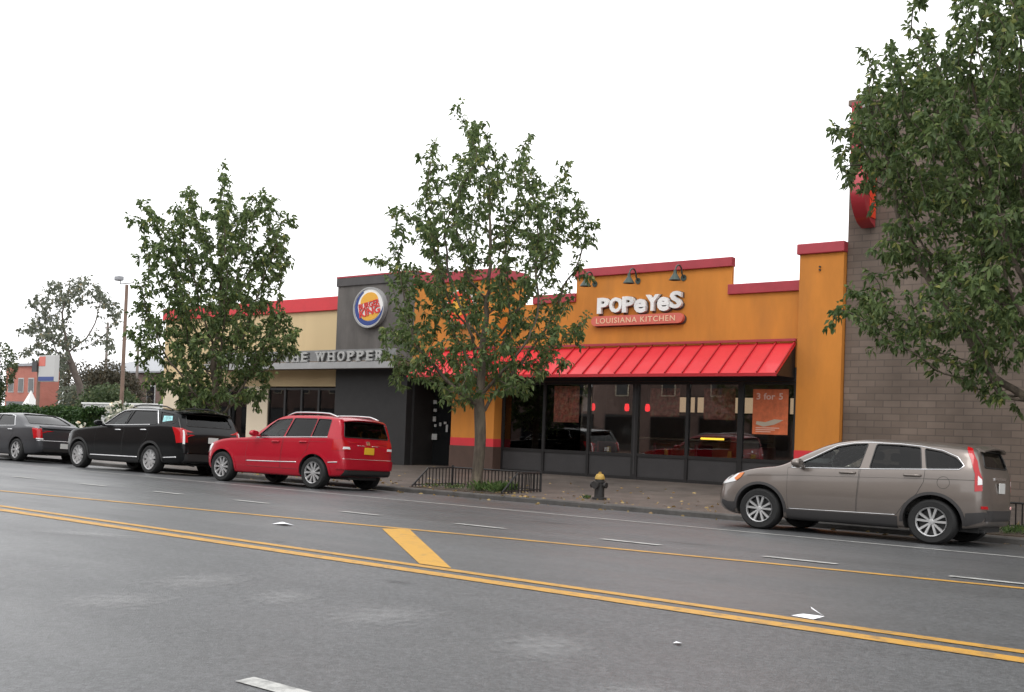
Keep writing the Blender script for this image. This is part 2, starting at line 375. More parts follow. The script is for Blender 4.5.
def text_geo(body, size, bold=0., spacing=1., res=3):
    cu_ = bpy.data.curves.new('t', 'FONT'); cu_.body = body; cu_.size = size; cu_.offset = bold; cu_.space_character = spacing
    cu_.resolution_u = res; cu_.align_x = 'LEFT'; cu_.fill_mode = 'FRONT'
    o = bpy.data.objects.new('t', cu_); COL.objects.link(o)
    dg = bpy.context.evaluated_depsgraph_get(); me = o.evaluated_get(dg).to_mesh()
    vs = [v.co.copy() for v in me.vertices]; fs = [tuple(p.vertices) for p in me.polygons]
    o.evaluated_get(dg).to_mesh_clear(); bpy.data.objects.remove(o); bpy.data.curves.remove(cu_)
    return vs, fs
def put_text(mb, body, w, h, x, z, yf, depth=.04, bold=0., tilt=0., spacing=1., size=1., shear=0.):
    """fit text into a w x h box whose lower-left corner is (x,z); faces -Y, front at y=yf, extruded back by depth"""
    vs, fs = text_geo(body, 1., bold, spacing)
    x0 = min(v.x for v in vs); x1 = max(v.x for v in vs); y0 = min(v.y for v in vs); y1 = max(v.y for v in vs)
    ct, st = math.cos(tilt), math.sin(tilt); P = []
    for v in vs:
        a = (v.x-x0)/(x1-x0)*w; b = (v.y-y0)/(y1-y0)*h; a += shear*b
        P.append((x+a*ct-b*st, z+a*st+b*ct))
    n = len(P); V = [(p[0], yf, p[1]) for p in P]; F = [tuple(f) for f in fs]
    if depth:
        V += [(p[0], yf+depth, p[1]) for p in P]
        cnt = {}
        for f in fs:
            for i in range(len(f)):
                a, b = f[i], f[(i+1) % len(f)]; cnt[(a, b)] = 1
        for (a, b) in list(cnt):
            if (b, a) not in cnt: F.append((a, b, b+n, a+n))
    mb.add(V, F)

# ------------------------------------------------------------------ world and sun
w = bpy.data.worlds.new('World'); scene.world = w; w.use_nodes = True
nt = w.node_tree; nt.nodes.clear()
out = nt.nodes.new('ShaderNodeOutputWorld'); bg = nt.nodes.new('ShaderNodeBackground')
sky = nt.nodes.new('ShaderNodeTexSky'); sky.sky_type = 'NISHITA'; sky.sun_disc = False
sky.sun_elevation = R(55); sky.sun_rotation = R(200)
hs = nt.nodes.new('ShaderNodeHueSaturation'); hs.inputs['Saturation'].default_value = .15; hs.inputs['Value'].default_value = .1
mx = nt.nodes.new('ShaderNodeMixRGB'); mx.inputs['Fac'].default_value = .86; mx.inputs['Color2'].default_value = (1, 1, 1.01, 1)
nt.links.new(sky.outputs[0], hs.inputs['Color']); nt.links.new(hs.outputs[0], mx.inputs['Color1']); nt.links.new(mx.outputs[0], bg.inputs['Color'])
bg.inputs['Strength'].default_value = 1.85
nt.links.new(bg.outputs[0], out.inputs[0])
sd = bpy.data.lights.new('sun', 'SUN'); sd.energy = 1.0; sd.angle = R(25); sd.color = (1, .97, .93)
so = bpy.data.objects.new('sun', sd); COL.objects.link(so)
so.rotation_euler = (R(35), 0, R(20))
scene.view_settings.view_transform = 'Standard'; scene.view_settings.look = 'None'; scene.view_settings.exposure = 0

# ------------------------------------------------------------------ road, pavement, ground
XL, XR = -330, 160
def strip(ys, zf, name, m, dz=0, x0=XL, x1=XR, step=None, kind='structure'):
    mb = MB(); vs = []
    for y in ys: vs += [(x0, y, zf(y)+dz), (x1, y, zf(y)+dz)]
    mb.add(vs, [(2*i, 2*i+1, 2*i+3, 2*i+2) for i in range(len(ys)-1)])
    return tag(mb.build(name, m), kind=kind)
strip([-6.2, YC, YG], zroad, 'road', M['asphalt'])
strip([YG+.16, YB+.3], zwalk, 'pavement', M['pavement'])
k = MB(); xs = XL
prof = [(YG, zroad(YG)-.1), (YG, zwalk(YG)-.02), (YG+.02, zwalk(YG)), (YG+.16, zwalk(YG+.16)), (YG+.16, zroad(YG)-.1)]
k.prism_x(prof, XL, XR); struct('kerb', k, M['kerb'])
g = MB()
g.add([(-900, YB+.3, ZB-.01), (900, YB+.3, ZB-.01), (900, 1500, ZB-.01), (-900, 1500, ZB-.01)], [(0, 1, 2, 3)])
g.add([(-900, -900, -.2), (900, -900, -.2), (900, -6.2, -.2), (-900, -6.2, -.2)], [(0, 1, 2, 3)])
struct('ground', g, M['lot'])
def mark(name, pts, m, dz=.004):
    mb = MB(); mb.add([(x, y, zroad(y)+dz) for x, y in pts], [tuple(range(len(pts)))]); return struct(name, mb, m)
def mark_line(name, y0, y1, m, x0=XL, x1=XR, dz=.004): return mark(name, [(x0, y0), (x1, y0), (x1, y1), (x0, y1)], m, dz)
mark_line('road_marking', 5.73, 5.855, M['yellow_line']); mark_line('road_marking', 5.985, 6.11, M['yellow_line'])
# turn bay line that tapers away from the centre line
tp = [(-60, 6.42), (-26, 6.6), (-19, 7.05), (-15.3, 7.61), (-10.7, 8.51), (-7.24, 9.17), (-4.49, 9.66), (-2.31, 9.97), (2, 10.2), (60, 10.2)]
mb = MB(); V = []
for x, y in tp: V += [(x, y-.075, zroad(y-.075)+.0045), (x, y+.075, zroad(y+.075)+.0045)]
mb.add(V, [(2*i, 2*i+2, 2*i+3, 2*i+1) for i in range(len(tp)-1)]); struct('road_marking', mb, M['yellow_worn'])
mark('road_marking', [(-8.64, 8.62), (-8.56, 8.97), (-5.42, 6.155), (-5.75, 6.155)], M['yellow_hatch'], .0042)
mark_line('road_marking', 14.54, 14.66, M['white_line'])
for i in range(-9, 14):
    xc = -8.78 + 2.13*i if False else None
for xa in [-34.6, -32.3, -29.9, -27.6, -25.2, -22.9, -20.4, -18.0, -15.75, -13.6, -11.25, -9.1, -6.9, -4.9, -3.05, -.9, 1.3, 3.5]:
    mark('road_marking', [(xa, 10.34), (xa+.78, 10.34), (xa+.78, 10.47), (xa, 10.47)], M['white_line'], .0085)
mark('road_marking', [(-3.78, 2.93), (-2.4, 2.93), (-2.4, 3.03), (-3.78, 3.03)], M['white_line'])
def patch_decal(name, x, y, sx, sy, m, rz=0, dz=.006):
    mb = MB(); mb.add([(-1, -1, 0), (1, -1, 0), (1, 1, 0), (-1, 1, 0)], [(0, 1, 2, 3)])
    o = mb.build(name, m); o.location = (x, y, zroad(y)+dz); o.scale = (sx, sy, 1)
    o.rotation_euler = (-math.atan(SL) if y > YC else math.atan(.025), 0, rz); return tag(o, kind='structure')

# ------------------------------------------------------------------ facade: chicken restaurant (orange)
def wall_mesh(mb, x0, x1, z0, z1, y0, y1): return mb.box(x0, x1, y0, y1, z0, z1)
bz = ZB-.02
orange = thing('restaurant_building', 'orange stucco restaurant with red metal awning and wide dark shopfront', 'building', (-16.5, YB, ZB))
ob = MB()
ob.box(-18.62, -13.53, YB, YB+.1, 2.62, 5.75)
ob.box(-21.3, -18.62, YB, YB+.3, 2.62, 5.0); ob.box(-13.53, -11.56, YB, YB+.3, 2.62, 4.96)
ob.box(-25.4, -10.41, YB+9, YB+9.3, bz, 5.0); ob.box(-10.7, -10.405, YB+.3, YB+9, bz, 4.9)
ob.build('wall', M['orange_stucco'], orange)
MB().box(-25.4, -10.7, YB+.4, YB+9, 4.35, 4.5).build('roof', M['grey_roof'], orange)
for x0, x1, z0, z1 in ((-18.66, -13.51, 5.72, 5.97), (-20.2, -18.62, 5.0, 5.26), (-13.62, -11.575, 4.96, 5.23)):
    MB().bbox(x0, x1, YB-.07-.01*(z1 > 5.5), YB+.13, z0, z1, .012).build('parapet_cap', M['red_cap'], orange)
# right pier
pr = MB(); pr.box(-11.57, -10.405, YB-.12, YB+.4, .86, 5.86); pr.build('pier', M['orange_stucco'], orange)
MB().bbox(-11.63, -10.38, YB-.2, YB+.45, 5.86, 6.13, .02).build('parapet_cap', M['red_cap'], orange)
MB().box(-11.58, -10.40, YB-.125, YB+.4, .62, .86).build('pier_band', M['red_band'], orange)
MB().box(-11.59, -10.395, YB-.14, YB+.4, bz, .62).build('pier_base', M['brown_base'], orange)
for z in (5.52, 5.44): MB().tube([(-11.02, YB-.16, z), (-11.02, YB-.11, z)], .025, 8).build('wall_fixing', M['black_trim'], orange)
# entrance tower
TY = 25.9
tw = MB(); tw.box(-24.85, -21.28, TY, TY+1.4, 2.75, 5.8); tw.build('tower_wall', M['orange_stucco'], orange)
MB().bbox(-24.92, -21.22, TY-.07, TY+1.46, 5.8, 6.14, .02).build('parapet_cap', M['red_cap'], orange)
MB().box(-23.05, -21.285, TY+.002, TY+1.4, .84, 2.75).build('pier', M['orange_stucco'], orange)
MB().box(-23.055, -21.28, TY-.004, TY+1.41, .59, .84).build('pier_band', M['red_band'], orange)
MB().box(-23.07, -21.265, TY-.02, TY+1.42, bz, .59).build('pier_base', M['brown_base'], orange)
# recess and entrance door
rc = MB(); rc.box(-25.4, -23.06, TY+1.42, TY+1.6, 2.3, 2.75); rc.box(-25.2, -25.1, TY+.42, TY+1.42, bz, 2.75)
rc.build('recess_wall', M['black_panel'], orange)
dr = MB().bbox(-24.15, -23.12, TY+1.38, TY+1.44, ZB+.05, 2.3, .01)
fr = MB()
for a, b, c, e in ((-24.2, -24.12, bz, 2.3), (-23.14, -23.07, bz, 2.3), (-25.25, -25.17, bz, 2.3)): fr.box(a, b, TY+1.34, TY+1.45, c, e)
fr.box(-25.25, -23.07, TY+1.34, TY+1.45, 2.22, 2.3)
fr.build('door_frame', M['black_metal'], orange)
ent = MB().box(-24.1, -23.16, TY+1.39, TY+1.405, ZB+.1, 2.2).build('door', M['dark_glass'], orange)
hd = MB(); hd.tube([(-24.02, TY+1.3, .55), (-24.02, TY+1.3, 1.35)], .018, 8); hd.tube([(-24.02, TY+1.3, .6), (-24.02, TY+1.39, .6)], .012, 6); hd.tube([(-24.02, TY+1.3, 1.3), (-24.02, TY+1.39, 1.3)], .012, 6)
hd.build('handle', M['silver'], ent)
MB().box(-24.1, -23.16, TY+1.37, TY+1.385, ZB+.02, ZB+.1).build('kick_plate', M['silver'], ent)
MB().box(-25.17, -24.2, TY+1.40, TY+1.42, bz, 2.22).build('side_light', M['dark_glass'], orange)
for x, z, a, b in ((-25.0, 2.0, .16, .13), (-24.98, 1.72, .14, .1), (-25.0, 1.42, .14, .17), (-24.95, 1.2, .1, .08), (-24.97, .82, .24, .2), (-24.72, 1.25, .1, .12), (-24.5, 1.3, .12, .08), (-24.42, 1.12, .09, .25), (-23.75, 1.22, .26, .2), (-23.4, 1.5, .16, .22)):
    MB().box(x-a/2, x+a/2, TY+1.33, TY+1.336, z-b/2, z+b/2).build('notice', M['white_dim'], orange)
MB().prism([(-23.75, ZB+.12), (-23.45, ZB+.12), (-23.53, .55), (-23.67, .55)], TY+1.34, TY+1.36).build('door_poster', mat('dull_yellow', (.2, .16, .02), .5), orange)
# shopfront
mull = [-21.28, -19.65, -18.02, -16.42, -14.75, -13.16, -11.62]
for x, wd in zip(mull, (.12, .09, .09, .2, .09, .15, .09)):
    MB().box(x-wd/2, x+wd/2, YB-.03, YB+.08, bz, 2.62).build('mullion', M['black_metal'], orange)
for a, b, wa, wb in zip(mull[:-1], mull[1:], (.06, .045, .045, .1, .045, .075), (.045, .045, .1, .045, .075, .045)):
    for z0, z1 in ((.5, .585), (bz, ZB+.09), (2.54, 2.62)): MB().box(a+wa+.001, b-wb-.001, YB-.02, YB+.07, z0, z1).build('rail', M['black_metal'], orange)
MB().box(-16.44, -16.40, YB-.036, YB-.028, .0, 2.55).build('mullion_joint', M['panel_grey'], orange)
MB().box(-21.33, -11.575, YB-.05, YB-.001, 2.625, 2.98).build('fascia', M['black_panel'], orange)
for a, b in zip(mull[:-1], mull[1:]):
    MB().box(a+.05, b-.05, YB+.01, YB+.03, ZB+.09, .5).build('base_panel', M['panel_grey'], orange)
    MB().box(a+.05, b-.05, YB+.022, YB+.03, .585, 2.54).build('window_pane', M['store_glass'], orange)
# interior
it = MB(); it.box(-25.2, -10.75, YB+6.0, YB+6.1, bz, 3.3); it.box(-21.5, -21.4, YB+1.2, YB+6, bz, 3.3); it.box(-10.85, -10.76, YB+.45, YB+6, bz, 3.3); it.box(-25.2, -10.75, YB+.45, YB+6, 3.3, 3.4)
it.build('inner_wall', M['interior'], orange)
MB().box(-25.2, -10.75, YB+.1, YB+6, ZB-.03, ZB+.01).build('inner_floor', M['interior_floor'], orange)
# awning: standing seam metal
def awning(x0, x1, yw, depth, zt, zb_, name):
    a = thing(name[0], name[1], 'awning', ((x0+x1)/2, yw, zb_))
    yf = yw-depth
    mb = MB(); mb.prism_x([(yw-.004, zt), (yw-.004, zt-.06), (yf+.03, zb_), (yf, zb_), (yf, zb_+.035)], x0, x1); mb.build('roof_sheet', M['awning'], a)
    sm = MB(); n = int(round((x1-x0)/.535))
    nz = Vector((0, -(zt-zb_), depth)).normalized()
    for i in range(n+1):
        x = x0+(x1-x0)*i/n; x = min(max(x, x0+.02), x1-.02)
        p0 = Vector((x, yw-.01, zt+.0)); p1 = Vector((x, yf+.005, zb_+.04)); h = Vector((0, -.035, .03)); e = Vector((.016, 0, 0))
        sm.add([p0-e, p0+e, p1+e, p1-e, p0-e+h, p0+e+h, p1+e+h, p1-e+h], [(0, 3, 2, 1), (4, 5, 6, 7), (0, 1, 5, 4), (1, 2, 6, 5), (2, 3, 7, 6), (3, 0, 4, 7)])
    sm.build('seam', M['awning_seam'], a)
    MB().box(x0-.02, x1+.02, yw-.09, yw-.004, zt+.035, zt+.1).build('flashing', M['red_cap'], a)
    MB().box(x0, x1, yf-.012, yf-.001, zb_-.05, zb_+.03).build('front_trim', M['awning_seam'], a)
    for x in (x0+.01, x1-.01): MB().prism_x([(yw-.01, zt-.08), (yw-.01, zb_-.03), (yf+.03, zb_-.03)], x-.008, x+.008).build('end_panel', M['black_metal'], a)
    return a
awning(-21.22, -11.64, YB-.05, 1.1, 3.62, 2.74, ('awning', 'long bright red standing seam metal awning above the wide shopfront windows'))
awning(-24.05, -21.30, TY-.01, 1.05, 3.6, 2.74, ('awning', 'short red metal awning over the entrance behind the middle street tree'))
# raised name sign
sg = thing('restaurant_sign', 'raised white bubble letters with pink name panel on orange wall', 'sign', (-16.45, YB, 4.2))
specs = [('P', -17.78, 4.60, .40, .46), ('O', -17.36, 4.61, .43, .44), ('P', -16.92, 4.60, .40, .46), ('e', -16.52, 4.57, .40, .40), ('Y', -16.14, 4.61, .44, .46), ('e', -15.76, 4.59, .39, .40), ('S', -15.36, 4.65, .38, .48)]
for ch, x, z, w_, h_ in specs:
    lt = MB(); put_text(lt, ch, w_, h_, x, z, YB-.13, .11, bold=.04); lt = lt.build('letter', M['white'], sg, fix=False)
    sh = MB(); put_text(sh, ch, w_+.05, h_+.05, x-.01, z-.045, YB-.018, .015, bold=.045); sh.build('letter_backing', M['brown_base'], lt, fix=False)  # dark offset copy stands in for the letter's shadow on the wall
pill = []
for i in range(25):
    a = math.pi/2+math.pi*i/24; pill.append((-17.82+.14*math.cos(a), 4.38+.14*math.sin(a)))
for i in range(25):
    a = -math.pi/2+math.pi*i/24; pill.append((-15.06+.14*math.cos(a), 4.38+.14*math.sin(a)))
MB().prism(pill, YB-.14, YB-.02).build('panel', M['sign_pink'], sg)
pl = MB(); put_text(pl, 'LOUISIANA KITCHEN', 2.62, .155, -17.78, 4.305, YB-.155, .012, bold=.006, spacing=1.15); pl.build('panel_lettering', M['sign_cream'], sg, fix=False)
mb = MB()
c = [(-17.82+(x+17.82)*1.01+.02, z-.03) for x, z in pill]; mb.prism(c, YB-.019, YB-.003); mb.build('panel_backing', M['brown_base'], sg)  # dark lowered copy of the pill drawn as the panel's shadow
# gooseneck lamps
def gooseneck(x, label):
    g_ = thing('wall_lamp', label, 'lamp', (x, YB, 5.6), group='gooseneck lamps above the white letter sign')
    mb = MB(); P = []
    for i in range(13):
        a = math.pi*(i/12); P.append((x+.12-.0*i, YB-.12-.3*(1-math.cos(a))/2*1.2, 5.62+.2*math.sin(a)-.02*i/12))
    mb.tube([(x+.12, YB-.01, 5.5), (x+.12, YB-.1, 5.58)]+P, .022, 8); mb.build('arm', M['lamp_metal'], g_, smooth=True)
    MB().lathe([(0, .03), (.075, .03), (.09, 0), (0, 0)][::-1], (x+.12, YB-.02, 5.5), 16, 'y').build('wall_plate', M['lamp_metal'], g_)
    MB().lathe([(.0, .2), (.04, .2), (.05, .1), (.08, .06), (.17, -.08), (.165, -.08), (.07, .05), (0, .06)], (x+.12, YB-.49, 5.45), 20).build('lamp_shade', M['lamp_metal'], g_, smooth=True)
gooseneck(-18.08, 'gooseneck wall lamp over the left end of the white letters'); gooseneck(-16.6, 'gooseneck wall lamp over the middle of the white letters'); gooseneck(-15.12, 'gooseneck wall lamp over the right end of the white letters')
# round badge on tower
bd = thing('round_sign', 'round red and orange badge sign on the tower, half hidden by leaves', 'sign', (-22.95, TY, 4.3))
MB().lathe([(0, -.1), (.6, -.1), (.62, -.05), (.62, 0), (0, 0)][::-1], (-22.75, TY-.01, 4.95), 40, 'y').build('disc', M['white'], bd)
MB().lathe([(0, -.13), (.54, -.13), (.54, -.09), (0, -.09)][::-1], (-22.75, TY-.01, 4.95), 40, 'y').build('badge_face', M['badge_red'], bd)
MB().lathe([(0, -.15), (.3, -.15), (.3, -.12), (0, -.12)][::-1], (-22.75, TY-.01, 5.0), 40, 'y').build('badge_centre', M['bun'], bd)
# window posters
def poster(name, x0, x1, z0, z1, m, label, y=YB+.035):
    p = thing(name, label, 'poster', ((x0+x1)/2, y, z0)); MB().box(x0, x1, y, y+.006, z0, z1).build('sheet', m, p); return p
p = poster('window_poster', -19.38, -18.28, 1.3, 2.53, M['poster_cream'], 'cream bordered food picture poster in the second window pane')
MB().box(-19.32, -18.42, YB+.0275, YB+.0345, 1.42, 2.5).build('picture', M['poster_food'], p)
poster('window_poster', -18.36, -18.1, 1.75, 2.27, M['white_dim'], 'small white paper notice beside the food poster in the window', YB+.05)
p = poster('window_poster', -12.82, -11.83, 1.24, 2.42, M['poster_orange'], 'orange offer poster with pale lettering in the rightmost pane', YB+.012)
for wd_, xx, ww in (('3', -12.72, .11), ('for', -12.52, .33), ('5', -12.09, .11)):
    mb = MB(); put_text(mb, wd_, ww, .17, xx, 2.15, YB+.009, 0, bold=.02); mb.build('poster_lettering', M['poster_ink'], p, fix=False)
for k_ in range(3): MB().box(-12.72, -12.3+.12*k_, YB+.007, YB+.0115, 1.3+.05*k_, 1.32+.05*k_).build('text_line', M['poster_ink'], p)
mb = MB(); mb.prism([(-12.72, 1.5), (-12.5, 1.44), (-12.2, 1.5), (-11.95, 1.62), (-12.2, 1.64), (-12.45, 1.56), (-12.7, 1.58)], YB+.007, YB+.011); mb.build('poster_picture', M['poster_cream'], p)
for x, z0, z1, m, lab in ((-16.0, 1.55, 2.45, 'poster_food', 'red food picture hung inside behind the fourth pane'), (-14.3, 1.5, 2.45, 'poster_food', 'pinkish food picture hung inside behind the fifth pane')):
    poster('window_poster', x-.1, x+.85, z0+.1, z1, M[m], lab, YB+.25)
# lit things inside
def lit(name, x0, x1, y0, z0, z1, m, label):
    t = thing(name, label, 'light', ((x0+x1)/2, y0, z0)); MB().bbox(x0, x1, y0, y0+.08, z0, z1, .015).build('lamp_face', m, t)
    MB().box(x0, x1, y0+.081, y0+.14, z0, z1).build('housing', M['black_metal'], t); return t
lit('lit_sign', -20.42, -20.03, YB+.5, 1.82, 1.97, M['glow_yellow'], 'glowing yellow strip sign inside the first window pane')
lit('lit_sign', -15.75, -15.0, YB+2.6, 1.05, 1.11, M['glow_yellow'], 'thin glowing yellow shelf light deep inside the fourth pane')
for x, lab in ((-18.3, 'second'), (-17.1, 'third'), (-16.4, 'fourth')):
    t = thing('pendant_lamp', 'red glowing pendant lamp inside behind the %s shopfront mullion pane' % lab, 'lamp', (x, YB+.6, 1.8), group='red pendant lamps inside the shopfront')
    MB().lathe([(0, .12), (.05, .11), (.075, 0), (.06, -.09), (0, -.11)], (x, YB+.6, 1.9), 14).build('lamp_shade', M['glow_red'], t, smooth=True)
    MB().tube([(x, YB+.6, 2.0), (x, YB+.6, 3.3)], .008, 6).build('cord', M['black_trim'], t)
def dining(x, y, lab):
    t = thing('dining_table', lab, 'table', (x, y, ZB)); z = ZB
    MB().bbox(x-.4, x+.4, y-.35, y+.35, z+.7, z+.74, .01).build('tabletop', M['table_wood'], t)
    MB().lathe([(0, 0), (.25, 0), (.25, .02), (.04, .05), (.035, .7), (0, .7)], (x, y, z), 14).build('pedestal', M['black_metal'], t)
    for s in (-1, 1):
        c_ = thing('bench_seat', 'dark red bench seat %s of the inner table at %s' % ('left' if s < 0 else 'right', lab.split(' behind ')[-1]), 'seat', (x+s*.75, y, z))
        MB().bbox(x+s*.75-.25, x+s*.75+.25, y-.45, y+.45, z, z+.45, .03).build('seat', M['red_seat'], c_)
        MB().bbox(x+s*.98-.05, x+s*.98+.05, y-.45, y+.45, z+.45, z+1.05, .03).build('backrest', M['red_seat'], c_)
dining(-20.4, YB+1.2, 'small wooden dining table behind the first pane'); dining(-17.2, YB+1.2, 'small wooden dining table behind the third pane'); dining(-13.9, YB+1.2, 'small wooden dining table behind the fifth pane')
ctr = thing('service_counter', 'pale boxed service counter glimpsed inside behind the third pane', 'counter', (-16.8, YB+3.5, ZB))
MB().bbox(-18.3, -14.2, YB+3.3, YB+3.9, ZB, 1.0, .02).build('counter_base', M['table_wood'], ctr); MB().bbox(-18.4, -14.1, YB+3.2, YB+4, 1.0, 1.06, .02).build('counter_top', M['poster_cream'], ctr)
mbd = thing('menu_board', 'lit menu board high on the inner back wall', 'board', (-16.5, YB+5.9, 2))
MB().box(-18.6, -13.6, YB+5.9, YB+5.97, 1.9, 2.5).build('board_frame', M['black_metal'], mbd)
mb = MB()
for i in range(6): mb.box(-18.5+i*.82, -17.8+i*.82, YB+5.88, YB+5.9, 1.95, 2.45)
mb.build('board_face', M['glow_warm'], mbd)
for i, x in enumerate((-19.3, -17.35, -15.45, -13.5)):
    t = thing('table_card', 'small yellow folded card on the window ledge, %s from left' % ('first', 'second', 'third', 'fourth')[i], 'card', (x, YB+.1, .59), group='yellow cards along the window ledge')
    MB().prism([(x-.07, .586), (x+.07, .586), (x+.045, .76), (x-.045, .76)], YB+.1, YB+.14).build('card_face', M['hyd_yellow'], t)
# ------------------------------------------------------------------ burger restaurant (cream and grey)
cream = thing('restaurant_building', 'cream stucco restaurant with red roof band and dark grey sign tower', 'building', (-33, YB, ZB))
cw = MB(); cw.box(-39.5, -28.7, YB, YB+.4, 2.47, 5.2); cw.build('wall', M['cream_stucco'], cream)
sw = MB(); sw.box(-39.52, -39.2, YB+.4, YB+12, bz, 5.2); sw.box(-39.2, -25.3, YB+11.7, YB+12, bz, 5.2); sw.build('side_wall', M['cream_stucco'], cream)
MB().box(-39.2, -25.4, YB+.4, YB+11.7, 4.5, 4.6).build('roof', M['grey_roof'], cream)
MB().bbox(-39.6, -28.77, YB-.1, YB+.45, 5.2, 5.69, .015).build('parapet_cap', M['red_band'], cream)
MB().box(-39.62, -39.5, YB+.45, YB+12, 5.2, 5.66).build('parapet_cap', M['red_band'], cream)
for a, b in ((-39.49, -38.42), (-33.95, -32.72)):
    MB().box(a, b, YB+.02, YB+.4, .32, 2.47).build('pier', M['pale_stucco'], cream)
bs = MB(); bs.box(-39.49, -28.97, YB-.02, YB+.41, bz, .32); bs.build('wall_base', brick_mat('base_brick', (.16, .085, .06), (.2, .11, .08), (.12, .08, .06), .22, .075), cream)
MB().box(-32.72, -28.97, YB+.03, YB+.4, 2.02, 2.47).build('lintel', M['brown_wall'], cream) if False else None
def winrow(x0, x1, z0, z1, n):
    fr = MB()
    for i in range(n+1):
        x = x0+(x1-x0)*i/n; fr.box(x-.05, x+.05, YB+.06, YB+.16, z0, z1)
    for i in range(n):
        a, b = x0+(x1-x0)*i/n+.051, x0+(x1-x0)*(i+1)/n-.051
        fr.box(a, b, YB+.07, YB+.15, z0, z0+.08); fr.box(a, b, YB+.07, YB+.15, z1-.08, z1)
        MB().box(a-.02, b+.02, YB+.105, YB+.112, z0+.08, z1-.08).build('window_pane', M['store_glass'], cream)
    fr.build('window_frame', M['black_metal'], cream)
winrow(-38.42, -33.95, .32, 2.47, 4); winrow(-32.72, -28.97, .32, 2.42, 4)
it = MB(); it.box(-39.1, -25.5, YB+5, YB+5.1, bz, 3.2); it.box(-39.1, -25.5, YB+.42, YB+5, 3.2, 3.3); it.box(-39.15, -39.1, YB+.42, YB+5, bz, 3.2)
it.build('inner_wall', M['interior'], cream)
MB().box(-39.1, -28.9, YB+.42, YB+5, ZB-.03, ZB+.01).build('inner_floor', M['interior_floor'], cream)
for i, x in enumerate((-31.9, -30.95, -30.05)):
    poster('window_poster', x-.3, x+.3, .95, 1.5, M['poster_cream'], 'pale picture strip in the burger restaurant window, %s pane' % ('first', 'second', 'third')[i], YB+.2)
# sign tower
MB().box(-28.76, -24.97, YB-.25, YB+2.0, 3.05, 5.98).build('tower_wall', M['grey_stucco'], cream)
MB().bbox(-28.80, -24.93, YB-.3, YB+2.05, 5.98, 6.27, .015).build('tower_cap', mat('dark_cap', (.07, .065, .065), .7, var=.15), cream)
MB().box(-28.805, -24.925, YB-.305, YB+2.055, 6.272, 6.33).build('cap_edge', M['red_cap'], cream)
MB().box(-28.70, -25.2, YB-.25, YB+2.0, bz, 3.05).build('tower_base', M['black_panel'], cream)
# canopy with slab letters
cy = 25.3
cp = thing('sign_canopy', 'grey flat canopy carrying raised grey slogan letters', 'canopy', (-30, cy, 3.05))
MB().box(-35.3, -25.0, cy+.02, YB-.002, 3.07, 3.3).build('canopy_slab', M['brown_wall'], cp)
MB().bbox(-35.35, -24.95, cy-.03, cy+.02, 3.03, 3.26, .008).build('canopy_edge', M['silver'], cp)
MB().box(-35.3, -25.05, cy+.03, cy+.06, 3.262, 3.68).build('back_panel', mat('panel_dull', (.2, .2, .2), .5, var=.15), cp)
serifs = {'H': [(0, 0), (1, 0), (0, 1), (1, 1)], 'O': [], 'M': [(0, 0), (1, 0), (0, 1), (1, 1)], 'E': [(0, 0), (0, 1)], 'F': [(0, 0), (0, 1)], 'T': [(.5, 0)], 'W': [(.02, 1), (.98, 1)], 'P': [(0, 0), (0, 1)], 'R': [(0, 0), (1, 0), (0, 1)]}
x = -34.14; phrase = 'HOME OF THE WHOPPER'
for ch in phrase:
    if ch == ' ': x += .31; continue
    w_ = {'W': .52, 'M': .46, 'O': .38, 'H': .36, 'P': .34, 'R': .36, 'E': .32, 'F': .31, 'T': .34}[ch]*.93; h_ = .34
    ltm = MB(); lts = MB()
    put_text(ltm, ch, w_, h_, x, 3.28, cy-.05, .06, bold=.03)
    put_text(lts, ch, w_+.03, h_, x+.05, 3.265, cy+.012, .01, bold=.045)  # dark shifted copy paints the slogan letter's shadow
    for fx, fz in serifs[ch]:
        xc = x+.055+fx*(w_-.11); z_ = 3.28+fz*(h_-.045)
        ltm.box(xc-.095, xc+.095, cy-.047, cy+.01, z_+.001, z_+.044)
    x += w_+.145
    ltm = ltm.build('letter', M['sign_grey'], cp, fix=False); lts.build('letter_backing', M['sign_dark'], ltm, fix=False)
# round burger logo
LX, LZ, LY = -27.0, 5.16, YB-.25
lg = thing('round_sign', 'white round sign with orange bun halves, red lettering and blue swoosh', 'sign', (LX, LY, LZ-.8))
RX, RZ = .74, .68
def ell(n, rx, rz, a0=0, a1=2*math.pi, cx=LX, cz=LZ, rev=False):
    P = [(cx+rx*math.cos(a0+(a1-a0)*i/n), cz+rz*math.sin(a0+(a1-a0)*i/n)) for i in range(n+1)]
    return P[::-1] if rev else P
MB().prism(ell(47, RX, RZ)[:-1], LY-.16, LY-.002).build('disc', M['white'], lg, smooth=True)
rimm = MB(); o_, i_ = ell(48, RX+.02, RZ+.02), ell(48, RX-.035, RZ-.035)
V = []; F = []
for i in range(49):
    V += [(o_[i][0], LY-.185, o_[i][1]), (i_[i][0], LY-.185, i_[i][1]), (o_[i][0], LY-.01, o_[i][1]), (i_[i][0], LY-.16, i_[i][1])]
for i in range(48):
    a = i*4; b = a+4; F += [(a, a+1, b+1, b), (a, b, b+2, a+2), (a+1, a+3, b+3, b+1)]
rimm.add(V, F); rimm.build('rim', M['silver'], lg, smooth=True)
def crescent(a0, a1, rx, rz, tmax, n=30):
    P = []; Q = []
    for i in range(n+1):
        t = i/n; a = a0+(a1-a0)*t; th = tmax*math.sin(math.pi*min(1, t*.95+.05))**.7
        P.append((LX+rx*math.cos(a), LZ+rz*math.sin(a))); Q.append((LX+(rx-th)*math.cos(a), LZ+(rz-th)*math.sin(a)))
    return P+Q[::-1]
MB().prism(crescent(R(115), R(362), RX-.06, RZ-.06, .16), LY-.172, LY-.16).build('swoosh', M['logo_blue'], lg)
